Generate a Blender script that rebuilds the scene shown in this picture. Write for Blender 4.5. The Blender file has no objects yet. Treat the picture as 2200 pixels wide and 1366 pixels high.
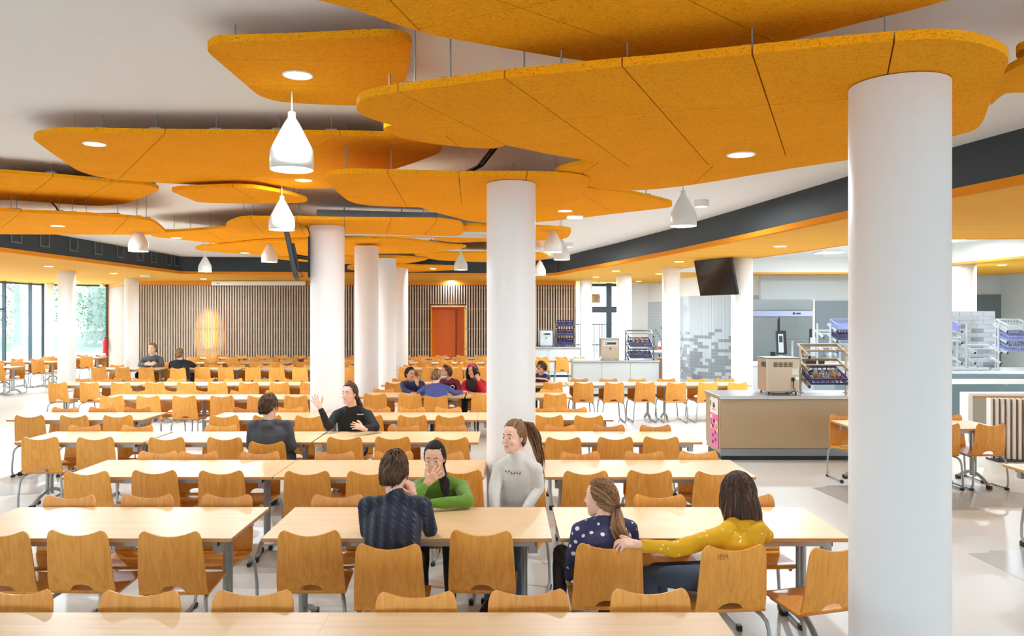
import bpy, bmesh, math, random
import numpy as np
from mathutils import Vector, Matrix

random.seed(7)
scene = bpy.context.scene
COL = scene.collection
PI = math.pi

# ---------------------------------------------------------------- camera
FPX, CX, HY, EYE = 1711.0, 1085.0, 677.0, 2.13      # focal length and vanishing point in 2200x1366 pixels, eye height
cam_d = bpy.data.cameras.new('camera'); cam = bpy.data.objects.new('camera', cam_d); COL.objects.link(cam)
cam.location = (0, 0, EYE); cam.rotation_euler = (PI/2, 0, 0)
cam_d.sensor_width = 36.0; cam_d.lens = 36.0*FPX/2200.0
cam_d.shift_x = (1100.0-CX)/2200.0; cam_d.shift_y = -(683.0-HY)/2200.0
cam_d.clip_start = 0.05; cam_d.clip_end = 400
scene.camera = cam

# ---------------------------------------------------------------- world: even overcast daylight
world = bpy.data.worlds.new('overcast_sky'); scene.world = world; world.use_nodes = True
bg = world.node_tree.nodes['Background']
bg.inputs['Color'].default_value = (0.65, 0.83, 1.0, 1); bg.inputs['Strength'].default_value = 2.6

vs = scene.view_settings
vs.view_transform = 'Standard'; vs.look = 'None'; vs.gamma = 1.0; vs.exposure = 1.96; vs.use_curve_mapping = False
scene.cycles.max_bounces = 7; scene.cycles.diffuse_bounces = 5; scene.cycles.glossy_bounces = 3; scene.cycles.transparent_max_bounces = 8; scene.cycles.adaptive_threshold = 0.06; scene.cycles.adaptive_min_samples = 16
scene.cycles.sample_clamp_indirect = 8.0

# ---------------------------------------------------------------- helpers
def S(r, g, b):
    f = lambda c: (c/255.0/12.92) if c/255.0 <= 0.04045 else ((c/255.0+0.055)/1.055)**2.4
    return (f(r), f(g), f(b), 1.0)

def P(px, py, z):
    """point of the horizontal plane z that the photograph shows at this pixel"""
    d = (EYE-z)*FPX/(py-HY)
    return Vector(((px-CX)*d/FPX, d, z))

def PD(px, py, d):
    return Vector(((px-CX)*d/FPX, d, EYE-(py-HY)*d/FPX))

class MB:
    def __init__(s): s.v = []; s.f = []; s.m = []; s.sm = []
    def add(s, verts, faces, mi=0, smooth=False, M=None):
        o = len(s.v)
        s.v += [tuple(M @ Vector(p)) if M is not None else tuple(p) for p in verts]
        s.f += [tuple(i+o for i in f) for f in faces]
        s.m += [mi]*len(faces); s.sm += [smooth]*len(faces)
        return s
    def box(s, x0, x1, y0, y1, z0, z1, mi=0, M=None):
        v = [(x0,y0,z0),(x1,y0,z0),(x1,y1,z0),(x0,y1,z0),(x0,y0,z1),(x1,y0,z1),(x1,y1,z1),(x0,y1,z1)]
        return s.add(v, [(0,3,2,1),(4,5,6,7),(0,1,5,4),(1,2,6,5),(2,3,7,6),(3,0,4,7)], mi, False, M)
    def cbox(s, x0, x1, y0, y1, z0, z1, b=0.01, mi=0, M=None):
        """box with rounded vertical corners and eased top and bottom edges"""
        pts = []
        n = 4
        R = b
        for (cx, cy, a0) in ((x1-R, y1-R, 0), (x0+R, y1-R, 90), (x0+R, y0+R, 180), (x1-R, y0+R, 270)):
            for k in range(n+1):
                a = math.radians(a0+90*k/n); pts.append((cx+R*math.cos(a), cy+R*math.sin(a)))
        e = min(b*0.3, (z1-z0)*0.25)
        mx, my = (x0+x1)/2, (y0+y1)/2
        sx = (x1-x0-2*e)/(x1-x0); sy = (y1-y0-2*e)/(y1-y0)
        ins = [(mx+(x-mx)*sx, my+(y-my)*sy) for x, y in pts]
        N = len(pts); v = []; f = []
        for z, q in ((z0, ins), (z0+e, pts), (z1-e, pts), (z1, ins)): v += [(x, y, z) for x, y in q]
        for r in range(3):
            for k in range(N): f.append((r*N+k, r*N+(k+1) % N, (r+1)*N+(k+1) % N, (r+1)*N+k))
        f.append(tuple(range(N-1, -1, -1))); f.append(tuple(range(3*N, 4*N)))
        return s.add(v, f, mi, False, M)
    def prism(s, poly, z0, z1, mi=0, M=None):
        n = len(poly)
        if sum(poly[i][0]*poly[(i+1) % n][1]-poly[(i+1) % n][0]*poly[i][1] for i in range(n)) < 0: poly = poly[::-1]
        v = [(p[0], p[1], z0) for p in poly]+[(p[0], p[1], z1) for p in poly]
        f = [tuple(range(n-1, -1, -1)), tuple(range(n, 2*n))]+[(i, (i+1) % n, n+(i+1) % n, n+i) for i in range(n)]
        return s.add(v, f, mi, False, M)
    def tube(s, pts, r, n=8, mi=0, cap=True, M=None, flat=1.0):
        pts = [Vector(p) for p in pts]; k = len(pts)
        rr = r if isinstance(r, (list, tuple)) else [r]*k
        t = [(pts[min(i+1, k-1)]-pts[max(i-1, 0)]).normalized() for i in range(k)]
        a = Vector((0, 0, 1)) if abs(t[0].z) < 0.9 else Vector((1, 0, 0))
        nrm = (a-t[0]*a.dot(t[0])).normalized(); v = []; f = []
        for i in range(k):
            nrm = (nrm-t[i]*nrm.dot(t[i])).normalized(); bi = t[i].cross(nrm)
            for j in range(n):
                an = 2*PI*j/n
                v.append(tuple(pts[i]+nrm*(math.cos(an)*rr[i]*flat)+bi*(math.sin(an)*rr[i])))
        for i in range(k-1):
            for j in range(n): f.append((i*n+j, i*n+(j+1) % n, (i+1)*n+(j+1) % n, (i+1)*n+j))
        s.add(v, f, mi, True, M)
        if cap:
            s.add(v[:n], [tuple(range(n-1, -1, -1))], mi, False, M); s.add(v[-n:], [tuple(range(n))], mi, False, M)
        return s
    def lathe(s, prof, n=32, mi=0, M=None, smooth=True, cx=0, cy=0):
        v = []; f = []
        for r, z in prof:
            for j in range(n): a = 2*PI*j/n; v.append((cx+r*math.cos(a), cy+r*math.sin(a), z))
        for i in range(len(prof)-1):
            for j in range(n): f.append((i*n+j, i*n+(j+1) % n, (i+1)*n+(j+1) % n, (i+1)*n+j))
        return s.add(v, f, mi, smooth, M)
    def cyl(s, cx, cy, z0, z1, r, n=24, mi=0, M=None):
        s.lathe([(r, z0), (r, z1)], n, mi, M, True, cx, cy)
        s.lathe([(1e-4, z0), (r, z0)], n, mi, M, False, cx, cy); s.lathe([(r, z1), (1e-4, z1)], n, mi, M, False, cx, cy)
        return s
    def ball(s, c, rx, ry=None, rz=None, n=12, mi=0, M=None):
        ry = ry or rx; rz = rz or rx; v = []; f = []; m = max(6, n//2+2)
        for i in range(m+1):
            th = PI*i/m
            for j in range(n):
                a = 2*PI*j/n
                v.append((c[0]+rx*math.sin(th)*math.cos(a), c[1]+ry*math.sin(th)*math.sin(a), c[2]+rz*math.cos(th)))
        for i in range(m):
            for j in range(n): f.append((i*n+j, (i+1)*n+j, (i+1)*n+(j+1) % n, i*n+(j+1) % n))
        return s.add(v, f, mi, True, M)
    def mesh(s, name, mats):
        me = bpy.data.meshes.new(name); me.from_pydata(s.v, [], s.f)
        for m in (mats if isinstance(mats, (list, tuple)) else [mats]): me.materials.append(m)
        me.polygons.foreach_set('material_index', s.m); me.polygons.foreach_set('use_smooth', s.sm)
        me.update(); return me
    def build(s, name, mats, parent=None, loc=None, rz=0):
        return link(name, s.mesh(name, mats), parent, loc, rz)

def link(name, me, parent=None, loc=None, rz=0):
    o = bpy.data.objects.new(name, me); COL.objects.link(o); o.parent = parent
    if loc is not None: o.location = loc
    if rz: o.rotation_euler = (0, 0, rz)
    return o

def tag(o, label=None, cat=None, group=None, kind=None):
    if label: o['label'] = label
    if cat: o['category'] = cat
    if group: o['group'] = group
    if kind: o['kind'] = kind
    return o

def thing(name, label, cat, loc=(0, 0, 0), rz=0, group=None):
    o = bpy.data.objects.new(name, None); COL.objects.link(o); o.empty_display_size = 0.1
    o.location = loc; o.rotation_euler = (0, 0, rz)
    return tag(o, label, cat, group)

def struct(name, mb, mat, parent=None):
    o = mb.build(name, mat, parent)
    if parent is None: o['kind'] = 'structure'
    return o

def copy_tree(o, parent=None):
    c = o.copy(); COL.objects.link(c); c.parent = parent
    for ch in list(o.children): copy_tree(ch, c)
    return c

def ORD(k):
    w = ['first','second','third','fourth','fifth','sixth','seventh','eighth','ninth','tenth','eleventh','twelfth','thirteenth','fourteenth','fifteenth','sixteenth','seventeenth','eighteenth','nineteenth','twentieth']
    return w[k] if k < len(w) else 'last'

# ---------------------------------------------------------------- materials
MAT = {}
def new_mat(name):
    m = bpy.data.materials.new(name); m.use_nodes = True; MAT[name] = m
    nt = m.node_tree; return m, nt, nt.nodes['Principled BSDF']

def plain(name, col, rough=0.6, metal=0.0, spec=0.5, bump=0.0, bscale=200.0, var=0.0, vscale=4.0, emit=None, estr=0.0):
    m, nt, b = new_mat(name)
    b.inputs['Base Color'].default_value = col; b.inputs['Roughness'].default_value = rough
    b.inputs['Metallic'].default_value = metal; b.inputs['Specular IOR Level'].default_value = spec
    if emit: b.inputs['Emission Color'].default_value = emit; b.inputs['Emission Strength'].default_value = estr
    if bump or var:
        tc = nt.nodes.new('ShaderNodeTexCoord')
    if bump:
        n = nt.nodes.new('ShaderNodeTexNoise'); n.inputs['Scale'].default_value = bscale
        bp = nt.nodes.new('ShaderNodeBump'); bp.inputs['Strength'].default_value = bump; bp.inputs['Distance'].default_value = 0.004
        nt.links.new(tc.outputs['Object'], n.inputs['Vector']); nt.links.new(n.outputs['Fac'], bp.inputs['Height']); nt.links.new(bp.outputs['Normal'], b.inputs['Normal'])
    if var:
        n = nt.nodes.new('ShaderNodeTexNoise'); n.inputs['Scale'].default_value = vscale; n.inputs['Detail'].default_value = 4
        mx = nt.nodes.new('ShaderNodeMix'); mx.data_type = 'RGBA'
        mx.inputs['A'].default_value = tuple(c*(1-var) for c in col[:3])+(1,); mx.inputs['B'].default_value = tuple(min(1, c*(1+var)) for c in col[:3])+(1,)
        nt.links.new(tc.outputs['Object'], n.inputs['Vector']); nt.links.new(n.outputs['Fac'], mx.inputs['Factor']); nt.links.new(mx.outputs['Result'], b.inputs['Base Color'])
    return m

def wood(name, c1, c2, rough, scale, dist=2.0, rand=0.0, dark=None, light=None, coat=0.0):
    """stretched-noise grain; with rand each object gets its own tone between dark and light"""
    m, nt, b = new_mat(name); L = nt.links.new
    tc = nt.nodes.new('ShaderNodeTexCoord'); mp = nt.nodes.new('ShaderNodeMapping'); mp.inputs['Scale'].default_value = scale
    oi = nt.nodes.new('ShaderNodeObjectInfo')
    add = nt.nodes.new('ShaderNodeVectorMath'); add.operation = 'ADD'
    sc = nt.nodes.new('ShaderNodeMath'); sc.operation = 'MULTIPLY'; sc.inputs[1].default_value = 37.0
    L(oi.outputs['Random'], sc.inputs[0]); L(tc.outputs['Object'], mp.inputs['Vector'])
    L(mp.outputs['Vector'], add.inputs[0]); L(sc.outputs[0], add.inputs[1])
    n = nt.nodes.new('ShaderNodeTexNoise'); n.inputs['Scale'].default_value = 1.0; n.inputs['Detail'].default_value = 6; n.inputs['Distortion'].default_value = dist
    L(add.outputs[0], n.inputs['Vector'])
    cr = nt.nodes.new('ShaderNodeValToRGB'); cr.color_ramp.elements[0].position = 0.3; cr.color_ramp.elements[1].position = 0.72
    cr.color_ramp.elements[0].color = c1; cr.color_ramp.elements[1].color = c2
    L(n.outputs['Fac'], cr.inputs['Fac'])
    out = cr.outputs['Color']
    if rand:
        t = nt.nodes.new('ShaderNodeValToRGB'); t.color_ramp.elements[0].color = dark; t.color_ramp.elements[1].color = light
        L(oi.outputs['Random'], t.inputs['Fac'])
        mx = nt.nodes.new('ShaderNodeMix'); mx.data_type = 'RGBA'; mx.blend_type = 'MULTIPLY'; mx.inputs['Factor'].default_value = 1.0
        L(out, mx.inputs['A']); L(t.outputs['Color'], mx.inputs['B']); out = mx.outputs['Result']
    L(out, b.inputs['Base Color']); b.inputs['Roughness'].default_value = rough
    b.inputs['Coat Weight'].default_value = coat; b.inputs['Coat Roughness'].default_value = 0.2
    return m

def woodwool(name, col, dk):
    """matted wood-wool acoustic board: fine tangled strands in relief"""
    m, nt, b = new_mat(name); L = nt.links.new
    tc = nt.nodes.new('ShaderNodeTexCoord')
    n = nt.nodes.new('ShaderNodeTexNoise'); n.inputs['Scale'].default_value = 90; n.inputs['Detail'].default_value = 5; n.inputs['Distortion'].default_value = 3.0
    n2 = nt.nodes.new('ShaderNodeTexNoise'); n2.inputs['Scale'].default_value = 1.3; n2.inputs['Detail'].default_value = 3
    mp = nt.nodes.new('ShaderNodeMapping'); mp.inputs['Scale'].default_value = (0.35, 1.3, 1.0)
    L(tc.outputs['Object'], mp.inputs['Vector']); L(mp.outputs['Vector'], n.inputs['Vector']); L(tc.outputs['Object'], n2.inputs['Vector'])
    cr = nt.nodes.new('ShaderNodeValToRGB'); cr.color_ramp.elements[0].position = 0.33; cr.color_ramp.elements[1].position = 0.45
    cr.color_ramp.elements[0].color = dk; cr.color_ramp.elements[1].color = col
    L(n.outputs['Fac'], cr.inputs['Fac'])
    mx = nt.nodes.new('ShaderNodeMix'); mx.data_type = 'RGBA'; mx.blend_type = 'MULTIPLY'; mx.inputs['Factor'].default_value = 1.0
    c2 = nt.nodes.new('ShaderNodeValToRGB'); c2.color_ramp.elements[0].color = (0.92, 0.90, 0.88, 1); c2.color_ramp.elements[1].color = (1.06, 1.06, 1.08, 1)
    L(n2.outputs['Fac'], c2.inputs['Fac']); L(cr.outputs['Color'], mx.inputs['A']); L(c2.outputs['Color'], mx.inputs['B']); L(mx.outputs['Result'], b.inputs['Base Color'])
    bp = nt.nodes.new('ShaderNodeBump'); bp.inputs['Strength'].default_value = 0.6; bp.inputs['Distance'].default_value = 0.006
    L(n.outputs['Fac'], bp.inputs['Height']); L(bp.outputs['Normal'], b.inputs['Normal'])
    b.inputs['Roughness'].default_value = 0.95; b.inputs['Specular IOR Level'].default_value = 0.1
    return m

def glass(name, tint=(0.93, 0.98, 0.97, 1), mixf=0.12, rough=0.03):
    m = bpy.data.materials.new(name); m.use_nodes = True; MAT[name] = m; nt = m.node_tree
    nt.nodes.clear(); L = nt.links.new
    o = nt.nodes.new('ShaderNodeOutputMaterial'); t = nt.nodes.new('ShaderNodeBsdfTransparent'); t.inputs['Color'].default_value = tint
    g = nt.nodes.new('ShaderNodeBsdfGlossy'); g.inputs['Roughness'].default_value = rough
    lw = nt.nodes.new('ShaderNodeLayerWeight'); lw.inputs['Blend'].default_value = mixf
    x = nt.nodes.new('ShaderNodeMixShader'); L(lw.outputs['Facing'], x.inputs[0]); L(t.outputs[0], x.inputs[1]); L(g.outputs[0], x.inputs[2]); L(x.outputs[0], o.inputs[0])
    return m

def emissive(name, col, strength):
    m, nt, b = new_mat(name)
    b.inputs['Base Color'].default_value = (0.9, 0.9, 0.9, 1); b.inputs['Emission Color'].default_value = col; b.inputs['Emission Strength'].default_value = strength
    return m

M_white   = plain('white_paint', S(236, 233, 228), 0.7, bump=0.03, bscale=300)
M_ceil    = plain('ceiling_paint', S(240, 240, 240), 0.85)
M_column  = plain('column_paint', S(232, 229, 225), 0.55, bump=0.02, bscale=120)
M_fascia  = plain('slate_grey_paint', S(46, 54, 60), 0.6, var=0.08, vscale=1.5)
M_wool    = woodwool('orange_wood_wool', S(255, 171, 24), S(188, 98, 6))
M_soffit  = wood('yellow_soffit_board', S(228, 160, 22), S(240, 178, 36), 0.8, (0.5, 14, 1), 1.0)
M_lip     = woodwool('orange_lip', S(236, 146, 40), S(205, 115, 25))
M_floor   = plain('pale_resin_floor', S(212, 212, 208), 0.36, var=0.03, vscale=0.7)
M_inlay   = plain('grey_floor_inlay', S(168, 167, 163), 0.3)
M_ply     = wood('beech_plywood', S(222, 146, 52), S(240, 174, 78), 0.4, (26, 26, 2.2), 1.6, 1.0, (0.88, 0.82, 0.70, 1), (1.10, 1.10, 1.10, 1), 0.12)
M_plyedge = plain('plywood_edge', S(214, 158, 88), 0.5)
M_top     = wood('beech_laminate', S(232, 194, 144), S(241, 210, 164), 0.36, (1.1, 34, 30), 0.6)
M_edge    = wood('beech_table_edge', S(188, 130, 72), S(212, 156, 96), 0.5, (2, 40, 60), 1.0)
M_tube    = plain('silver_grey_tube', S(168, 170, 168), 0.35, 0.35)
M_black   = plain('black_plastic', S(28, 28, 30), 0.45)
M_steel   = plain('brushed_steel', S(138, 143, 144), 0.3, 0.85)
M_zinc    = plain('zinc_steel', S(150, 153, 155), 0.4, 0.7)
M_lampsh  = plain('white_lamp_enamel', S(220, 216, 208), 0.35)
M_led     = emissive('led_disc', (1.0, 0.93, 0.80, 1), 8.0)
M_bulb    = emissive('lamp_bulb', (1.0, 0.9, 0.75, 1), 5.0)
M_slat    = wood('grey_brown_slat', S(186, 168, 148), S(208, 192, 174), 0.7, (20, 20, 1.5), 1.0)
M_slatback= plain('orange_brown_backing', S(140, 78, 24), 0.8)
M_rail    = plain('pine_rail', S(206, 140, 62), 0.7)
M_wallband= plain('orange_wall_paint', S(222, 138, 30), 0.7)
M_door    = plain('orange_door_paint', S(236, 118, 22), 0.45)
M_frameye = plain('yellow_frame_paint', S(240, 160, 20), 0.45)
M_anthra  = plain('anthracite_aluminium', S(62, 68, 76), 0.4, 0.2)
M_glass   = glass('window_glass')
# ================================================================= the room
CEIL, SOF = 3.87, 3.37
struct('floor', MB().box(-19, 16, -7, 33, -0.12, 0.0), M_floor)
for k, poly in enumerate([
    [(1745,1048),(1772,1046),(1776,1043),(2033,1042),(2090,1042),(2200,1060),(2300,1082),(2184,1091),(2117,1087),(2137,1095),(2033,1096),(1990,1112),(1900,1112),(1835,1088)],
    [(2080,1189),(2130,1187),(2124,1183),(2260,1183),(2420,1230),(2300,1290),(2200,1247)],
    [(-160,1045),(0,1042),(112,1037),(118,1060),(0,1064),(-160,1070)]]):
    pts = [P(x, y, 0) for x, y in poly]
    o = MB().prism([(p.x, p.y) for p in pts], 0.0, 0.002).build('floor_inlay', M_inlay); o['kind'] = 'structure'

# unseen window wall added behind the camera to cut daylight: parapet, head, piers
wf = MB().box(-19, 16, -7.2, -7.0, 0, 0.9).box(-19, 16, -7.2, -7.0, 2.5, 3.87)
for k in range(9): wf.box(-19+k*4.2, -17.2+k*4.2, -7.2, -7.0, 0.9, 2.5)
struct('wall_front', wf, M_white)
wl_ = MB()
for k in range(7): wl_.box(-18.75, -18.6, -7+k*4.4, -5.0+k*4.4, 0, SOF)
struct('wall_left_light_block', wl_.box(-18.75, -18.6, -7, 23.5, 2.7, SOF), M_white)  # unseen piers and head, added to dim sky light from the left
wr_ = MB()
for k in range(5): wr_.box(15.5, 15.65, -7+k*4.4, -4.6+k*4.4, 0, SOF)
struct('wall_right_light_block', wr_.box(15.5, 15.65, -7, 12.2, 2.6, SOF), M_white)  # added out of view to hold back glare from the open right side
# white ceiling over the raised recess; the recess outline in plan
RECESS = [(-9.9, -7), (-9.8, 8), (-9.7, 16), (-9.6, 23.6), (-9.3, 23.75), (1.2, 24.95), (1.6, 24.4), (2.1, 21.8), (2.75, 19), (3.34, 16.1), (3.85, 13), (4.31, 9.87), (4.82, 7.4), (5.5, 4.2), (6.2, 0), (7.0, -7)]
KHOLE = [(4.67, 21.2), (5.0, 19.2), (5.41, 17.4), (5.84, 15.3), (6.05, 13.9), (6.45, 13.25), (7.2, 13.0), (8.4, 12.9), (11.2, 12.9), (11.2, 17.1), (10.95, 19.8), (10.4, 23.8), (5.0, 23.8), (4.7, 22.6)]
struct('ceiling', MB().box(-19, 16, -7, 33, CEIL, CEIL+0.2), M_ceil)

def soffit_mesh():
    bm = bmesh.new()
    outer = [(-18.6, -7), (-9.9, -7)]+RECESS[1:-1]+[(7.0, -7), (15.5, -7), (15.5, 33), (-18.6, 33)]
    es = []
    for loop in (outer, KHOLE):
        vv = [bm.verts.new((x, y, SOF)) for x, y in loop]
        es += [bm.edges.new((vv[i], vv[(i+1) % len(vv)])) for i in range(len(vv))]
    bmesh.ops.triangle_fill(bm, use_beauty=True, edges=es)
    for f in bm.faces:
        if f.normal.z > 0: f.normal_flip()
    me = bpy.data.meshes.new('soffit'); bm.to_mesh(me); bm.free(); me.materials.append(M_soffit); return me
sof = link('ceiling_soffit', soffit_mesh()); sof['kind'] = 'structure'

def offset_line(pts, d):
    out = []
    for i, p in enumerate(pts):
        a = Vector(pts[max(i-1, 0)]); b = Vector(pts[min(i+1, len(pts)-1)]); t = (b-a).normalized()
        out.append((p[0]+t.y*d, p[1]-t.x*d))
    return out
def ribbon(mb, pts, z0, z1, th, mi=0):
    """upright band of some thickness along a plan line; thickness grows to the right of the walking direction"""
    q = offset_line(pts, th); n = len(pts)
    v = [(x, y, z0) for x, y in pts]+[(x, y, z1) for x, y in pts]+[(x, y, z0) for x, y in q]+[(x, y, z1) for x, y in q]
    f = []
    for i in range(n-1):
        f += [(i, i+1, n+i+1, n+i), (2*n+i+1, 2*n+i, 3*n+i, 3*n+i+1), (i+1, i, 2*n+i, 2*n+i+1), (n+i, n+i+1, 3*n+i+1, 3*n+i)]
    f += [(0, n, 3*n, 2*n), (n-1, 3*n-1, 4*n-1, 2*n-1)]
    mb.add(v, f, mi)
    return mb
SM = []
for i in range(len(RECESS)-1):      # a little denser for the curve
    SM += [RECESS[i]]
SM.append(RECESS[-1])
fas = struct('trim_1', ribbon(MB(), SM, SOF+0.065, CEIL, -0.06), M_fascia)
lip = struct('trim_2', ribbon(MB(), offset_line(SM, 0.03), SOF-0.015, SOF+0.065, -0.10), M_lip)
struct('trim_3', ribbon(MB(), KHOLE+[KHOLE[0]], SOF+0.04, CEIL, 0.05), M_white)
struct('trim_4', ribbon(MB(), KHOLE+[KHOLE[0]], SOF-0.01, SOF+0.04, 0.055), M_frameye)

M_grf = plain('grille_frame_grey', S(112, 118, 122), 0.5)
# air grilles in the slate-grey band
def grille(name, loc, rz, w, h, label):
    t = thing(name, label, 'air grille', loc, rz)
    fr = MB(); e = 0.022
    for x0, x1, z0, z1 in ((-w/2-e, w/2+e, h/2, h/2+e), (-w/2-e, w/2+e, -h/2-e, -h/2), (-w/2-e, -w/2, -h/2, h/2), (w/2, w/2+e, -h/2, h/2)): fr.box(x0, x1, -0.014, 0.0, z0, z1)
    fr.build('frame', M_grf, t)
    MB().box(-w/2, w/2, -0.006, 0.0, -h/2, h/2).build('backing', M_black, t)
    n = 7 if w < 0.4 else 5
    me = MB().box(-w/2, w/2, -0.013, -0.004, -0.006, 0.006).mesh('slat', M_anthra)
    for k in range(n): link('slat', me, t, (0, 0, -h/2+h*(k+0.5)/n))
    return t
for k, y in enumerate([15.8, 16.75, 17.85, 18.9, 19.95, 21.0, 21.8, 22.75, 23.3]):
    x = -9.7+0.1*(y-16)/7.6
    grille('air_grille', (x+0.002, y, 3.72), PI/2, 0.30, 0.27, 'square air grille in the slate-grey band, %s from the camera along the window side' % ORD(k))
d0 = 24.0
grille('air_grille', ((522-CX)*23.98/FPX, 23.93+0.115*((522-CX)*23.98/FPX+9.3)/1.05*0.0+0.0, EYE+(HY-566)*23.98/FPX), 0.114, 0.40, 0.18, 'oblong air grille in the slate-grey band above the projection screen')

# ---------------------------------------------------------------- far wall with timber slats
WY = 28.7; W0, W1 = -13.7, 2.55
RET = (-16.0, 32.1)                     # the return of the slat wall towards the windows
back = struct('wall_back', MB().box(-13.75, -2.72, WY+0.34, WY+0.5, 0, SOF).box(-1.40, 2.58, WY+0.34, WY+0.5, 0, SOF).box(-2.72, -1.40, WY+0.34, WY+0.5, 2.47, SOF), M_slatback)
MB().box(W0, W1, WY+0.0, WY+0.34, 3.22, SOF).build('wall_band', M_wallband, back)
slat_me = MB().box(-0.024, 0.024, -0.045, 0.045, 0.02, 3.21).mesh('slat', M_slat)
slat_over = MB().box(-0.024, 0.024, -0.045, 0.045, 2.52, 3.21).mesh('slat', M_slat)
pitch = 0.0925; x = W0+0.02
while x < W1:
    over_door = -2.70 < x < -1.42
    link('slat', slat_over if over_door else slat_me, back, (x, WY+0.045, 0)); x += pitch
for z in (3.12, 2.36, 1.63, 0.90, 0.15):
    for a, b in ((W0, -2.70), (-1.42, W1)): MB().box(a, b, WY+0.09, WY+0.125, z-0.03, z+0.03).build('rail', M_rail, back)
MB().box(-2.70, -1.42, WY+0.09, WY+0.125, 2.53, 2.59).build('rail', M_rail, back)
ret = struct('wall_return', MB().prism([(W0, WY+0.25), (RET[0]-0.2, RET[1]+0.25), (RET[0]-0.2, RET[1]+0.5), (W0, WY+0.5)], 0, SOF), M_slatback)
dv = Vector((RET[0]-W0, RET[1]-WY, 0)); L_ = dv.length; u = dv/L_; ra = math.atan2(u.y, u.x)
for k in range(int(L_/pitch)):
    p = Vector((W0, WY, 0))+u*(pitch*(k+0.6))-Vector((-u.y, u.x, 0))*0.045; link('slat', slat_me, ret, p, ra)
for z in (3.12, 2.36, 1.63, 0.90):
    MB().box(0, L_, -0.125, -0.09, z-0.03, z+0.03).build('rail', M_rail, ret, (W0, WY, 0), ra)
MB().box(0, L_, -0.12, 0.0, 3.22, SOF).build('wall_band', M_wallband, ret, (W0, WY, 0), ra)
# warm light hidden behind the slats that washes the backing
wl = thing('wall_lamp', 'small lamp behind the slats that washes the backing yellow', 'lamp', (-10.65, WY+0.16, 2.42))
MB().box(-0.12, 0.12, -0.02, 0.02, -0.02, 0.02).build('housing', M_frameye, wl)
ld = bpy.data.lights.new('wash', 'AREA'); ld.shape = 'ELLIPSE'; ld.size = 0.5; ld.size_y = 1.3; ld.energy = 7; ld.color = (1.0, 0.62, 0.08)
lo = bpy.data.objects.new('wash', ld); COL.objects.link(lo); lo.parent = wl; lo.location = (0, -0.035, -0.85); lo.rotation_euler = (PI/2, 0, PI)

ld2 = bpy.data.lights.new('wash_spread', 'AREA'); ld2.shape = 'ELLIPSE'; ld2.size = 1.1; ld2.size_y = 2.0; ld2.energy = 7; ld2.color = (1.0, 0.62, 0.08)
lo2 = bpy.data.objects.new('wash_spread', ld2); COL.objects.link(lo2); lo2.parent = wl; lo2.location = (0, -0.037, -1.05); lo2.rotation_euler = (PI/2, 0, PI)

# orange door in its deep yellow-edged reveal
dr = thing('door_1', 'orange flush door set back in a yellow-edged opening of the slat wall', 'door', (-2.06, WY, 0)); dr['kind'] = 'structure'
MB().box(-0.62, -0.585, -0.02, 0.75, 0, 2.45).box(0.585, 0.62, -0.02, 0.75, 0, 2.45).box(-0.62, 0.62, -0.02, 0.75, 2.42, 2.455).build('frame', M_frameye, dr)
MB().box(-0.585, 0.585, 0.72, 0.76, 0, 2.42).build('panel', M_door, dr)
MB().box(-0.585, 0.24, 0.66, 0.72, 0, 2.34).build('leaf', M_door, dr)
MB().box(0.24, 0.255, 0.65, 0.72, 0, 2.34).build('edge_strip', M_black, dr)
MB().box(0.560, 0.584, 0.10, 0.20, 1.08, 1.20).build('switch', M_black, dr)

# projection screen case above the slats
ps = thing('projector_screen', 'long white rolled projection screen case fixed above the slats', 'screen', ((556-CX)*28.5/FPX, 28.5, 3.28))
MB().cbox(-1.68, 1.68, -0.06, 0.06, -0.085, 0.065, 0.02).build('case', M_white, ps)
MB().box(-1.5, -1.38, -0.065, -0.05, -0.03, -0.012).build('label_plate', M_black, ps)
for s in (-0.9, 0.9): MB().box(s-0.05, s+0.05, -0.03, 0.19, 0.065, 0.08).build('bracket', M_white, ps)

# ---------------------------------------------------------------- columns
def column(px, D, dia, top, label, x=None):
    r = dia/2
    xx = (px-CX)*D/FPX if x is None else x
    t = thing('column', label, 'column', (xx, D, 0)); t['kind'] = 'structure'
    MB().lathe([(r, 0.0), (r, top-0.004), (r-0.004, top)], 64).lathe([(r-0.004, top), (1e-4, top)], 64, smooth=False).build('shaft', M_column, t)
    MB().lathe([(r+0.004, 0.0), (r+0.004, 0.008), (r, 0.010)], 64).build('base_joint', M_fascia, t)
    return t
COLUMNS = [
 (1931, 3.94, 0.46, 3.265, 'white round column standing closest, beside the empty chair'),
 (1098, 7.50, 0.46, 3.365, 'white round column behind the girl in the white turtleneck'),
 (703.5, 11.62, 0.49, 3.425, 'white round column carrying the television seen edge-on'),
 (787.5, 15.4, 0.46, 3.45, 'white round column just behind the girl in black sweatshirt'),
 (830, 18.7, 0.46, 3.46, 'white round column in the middle of the overlapping row of three'),
 (859, 22.2, 0.46, 3.45, 'white round column hindmost of the overlapping row of three'),
 (143.5, 22.4, 0.46, SOF, 'white round column among the tables by the big windows'),
 (283, 27.0, 0.46, SOF, 'white round column in front of the corner of the slat wall'),
 (106, 30.6, 0.33, SOF, 'slim white column right against the big windows'),
 (1594, 17.4, 0.46, SOF, 'white round column with the dark tilted television'),
 (1442, 20.6, 0.46, SOF, 'white round column between the second counter and the mosaic wall'),
 (1341, 24.4, 0.46, SOF, 'white round column behind the glass rack of the second counter'),
 (1259, 27.7, 0.42, SOF, 'white round column at the end of the slat wall'),
 (2071.5, 19.6, 0.53, SOF, 'white round column rising behind the kitchen tile partition')]
for c in COLUMNS: column(*c)

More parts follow.
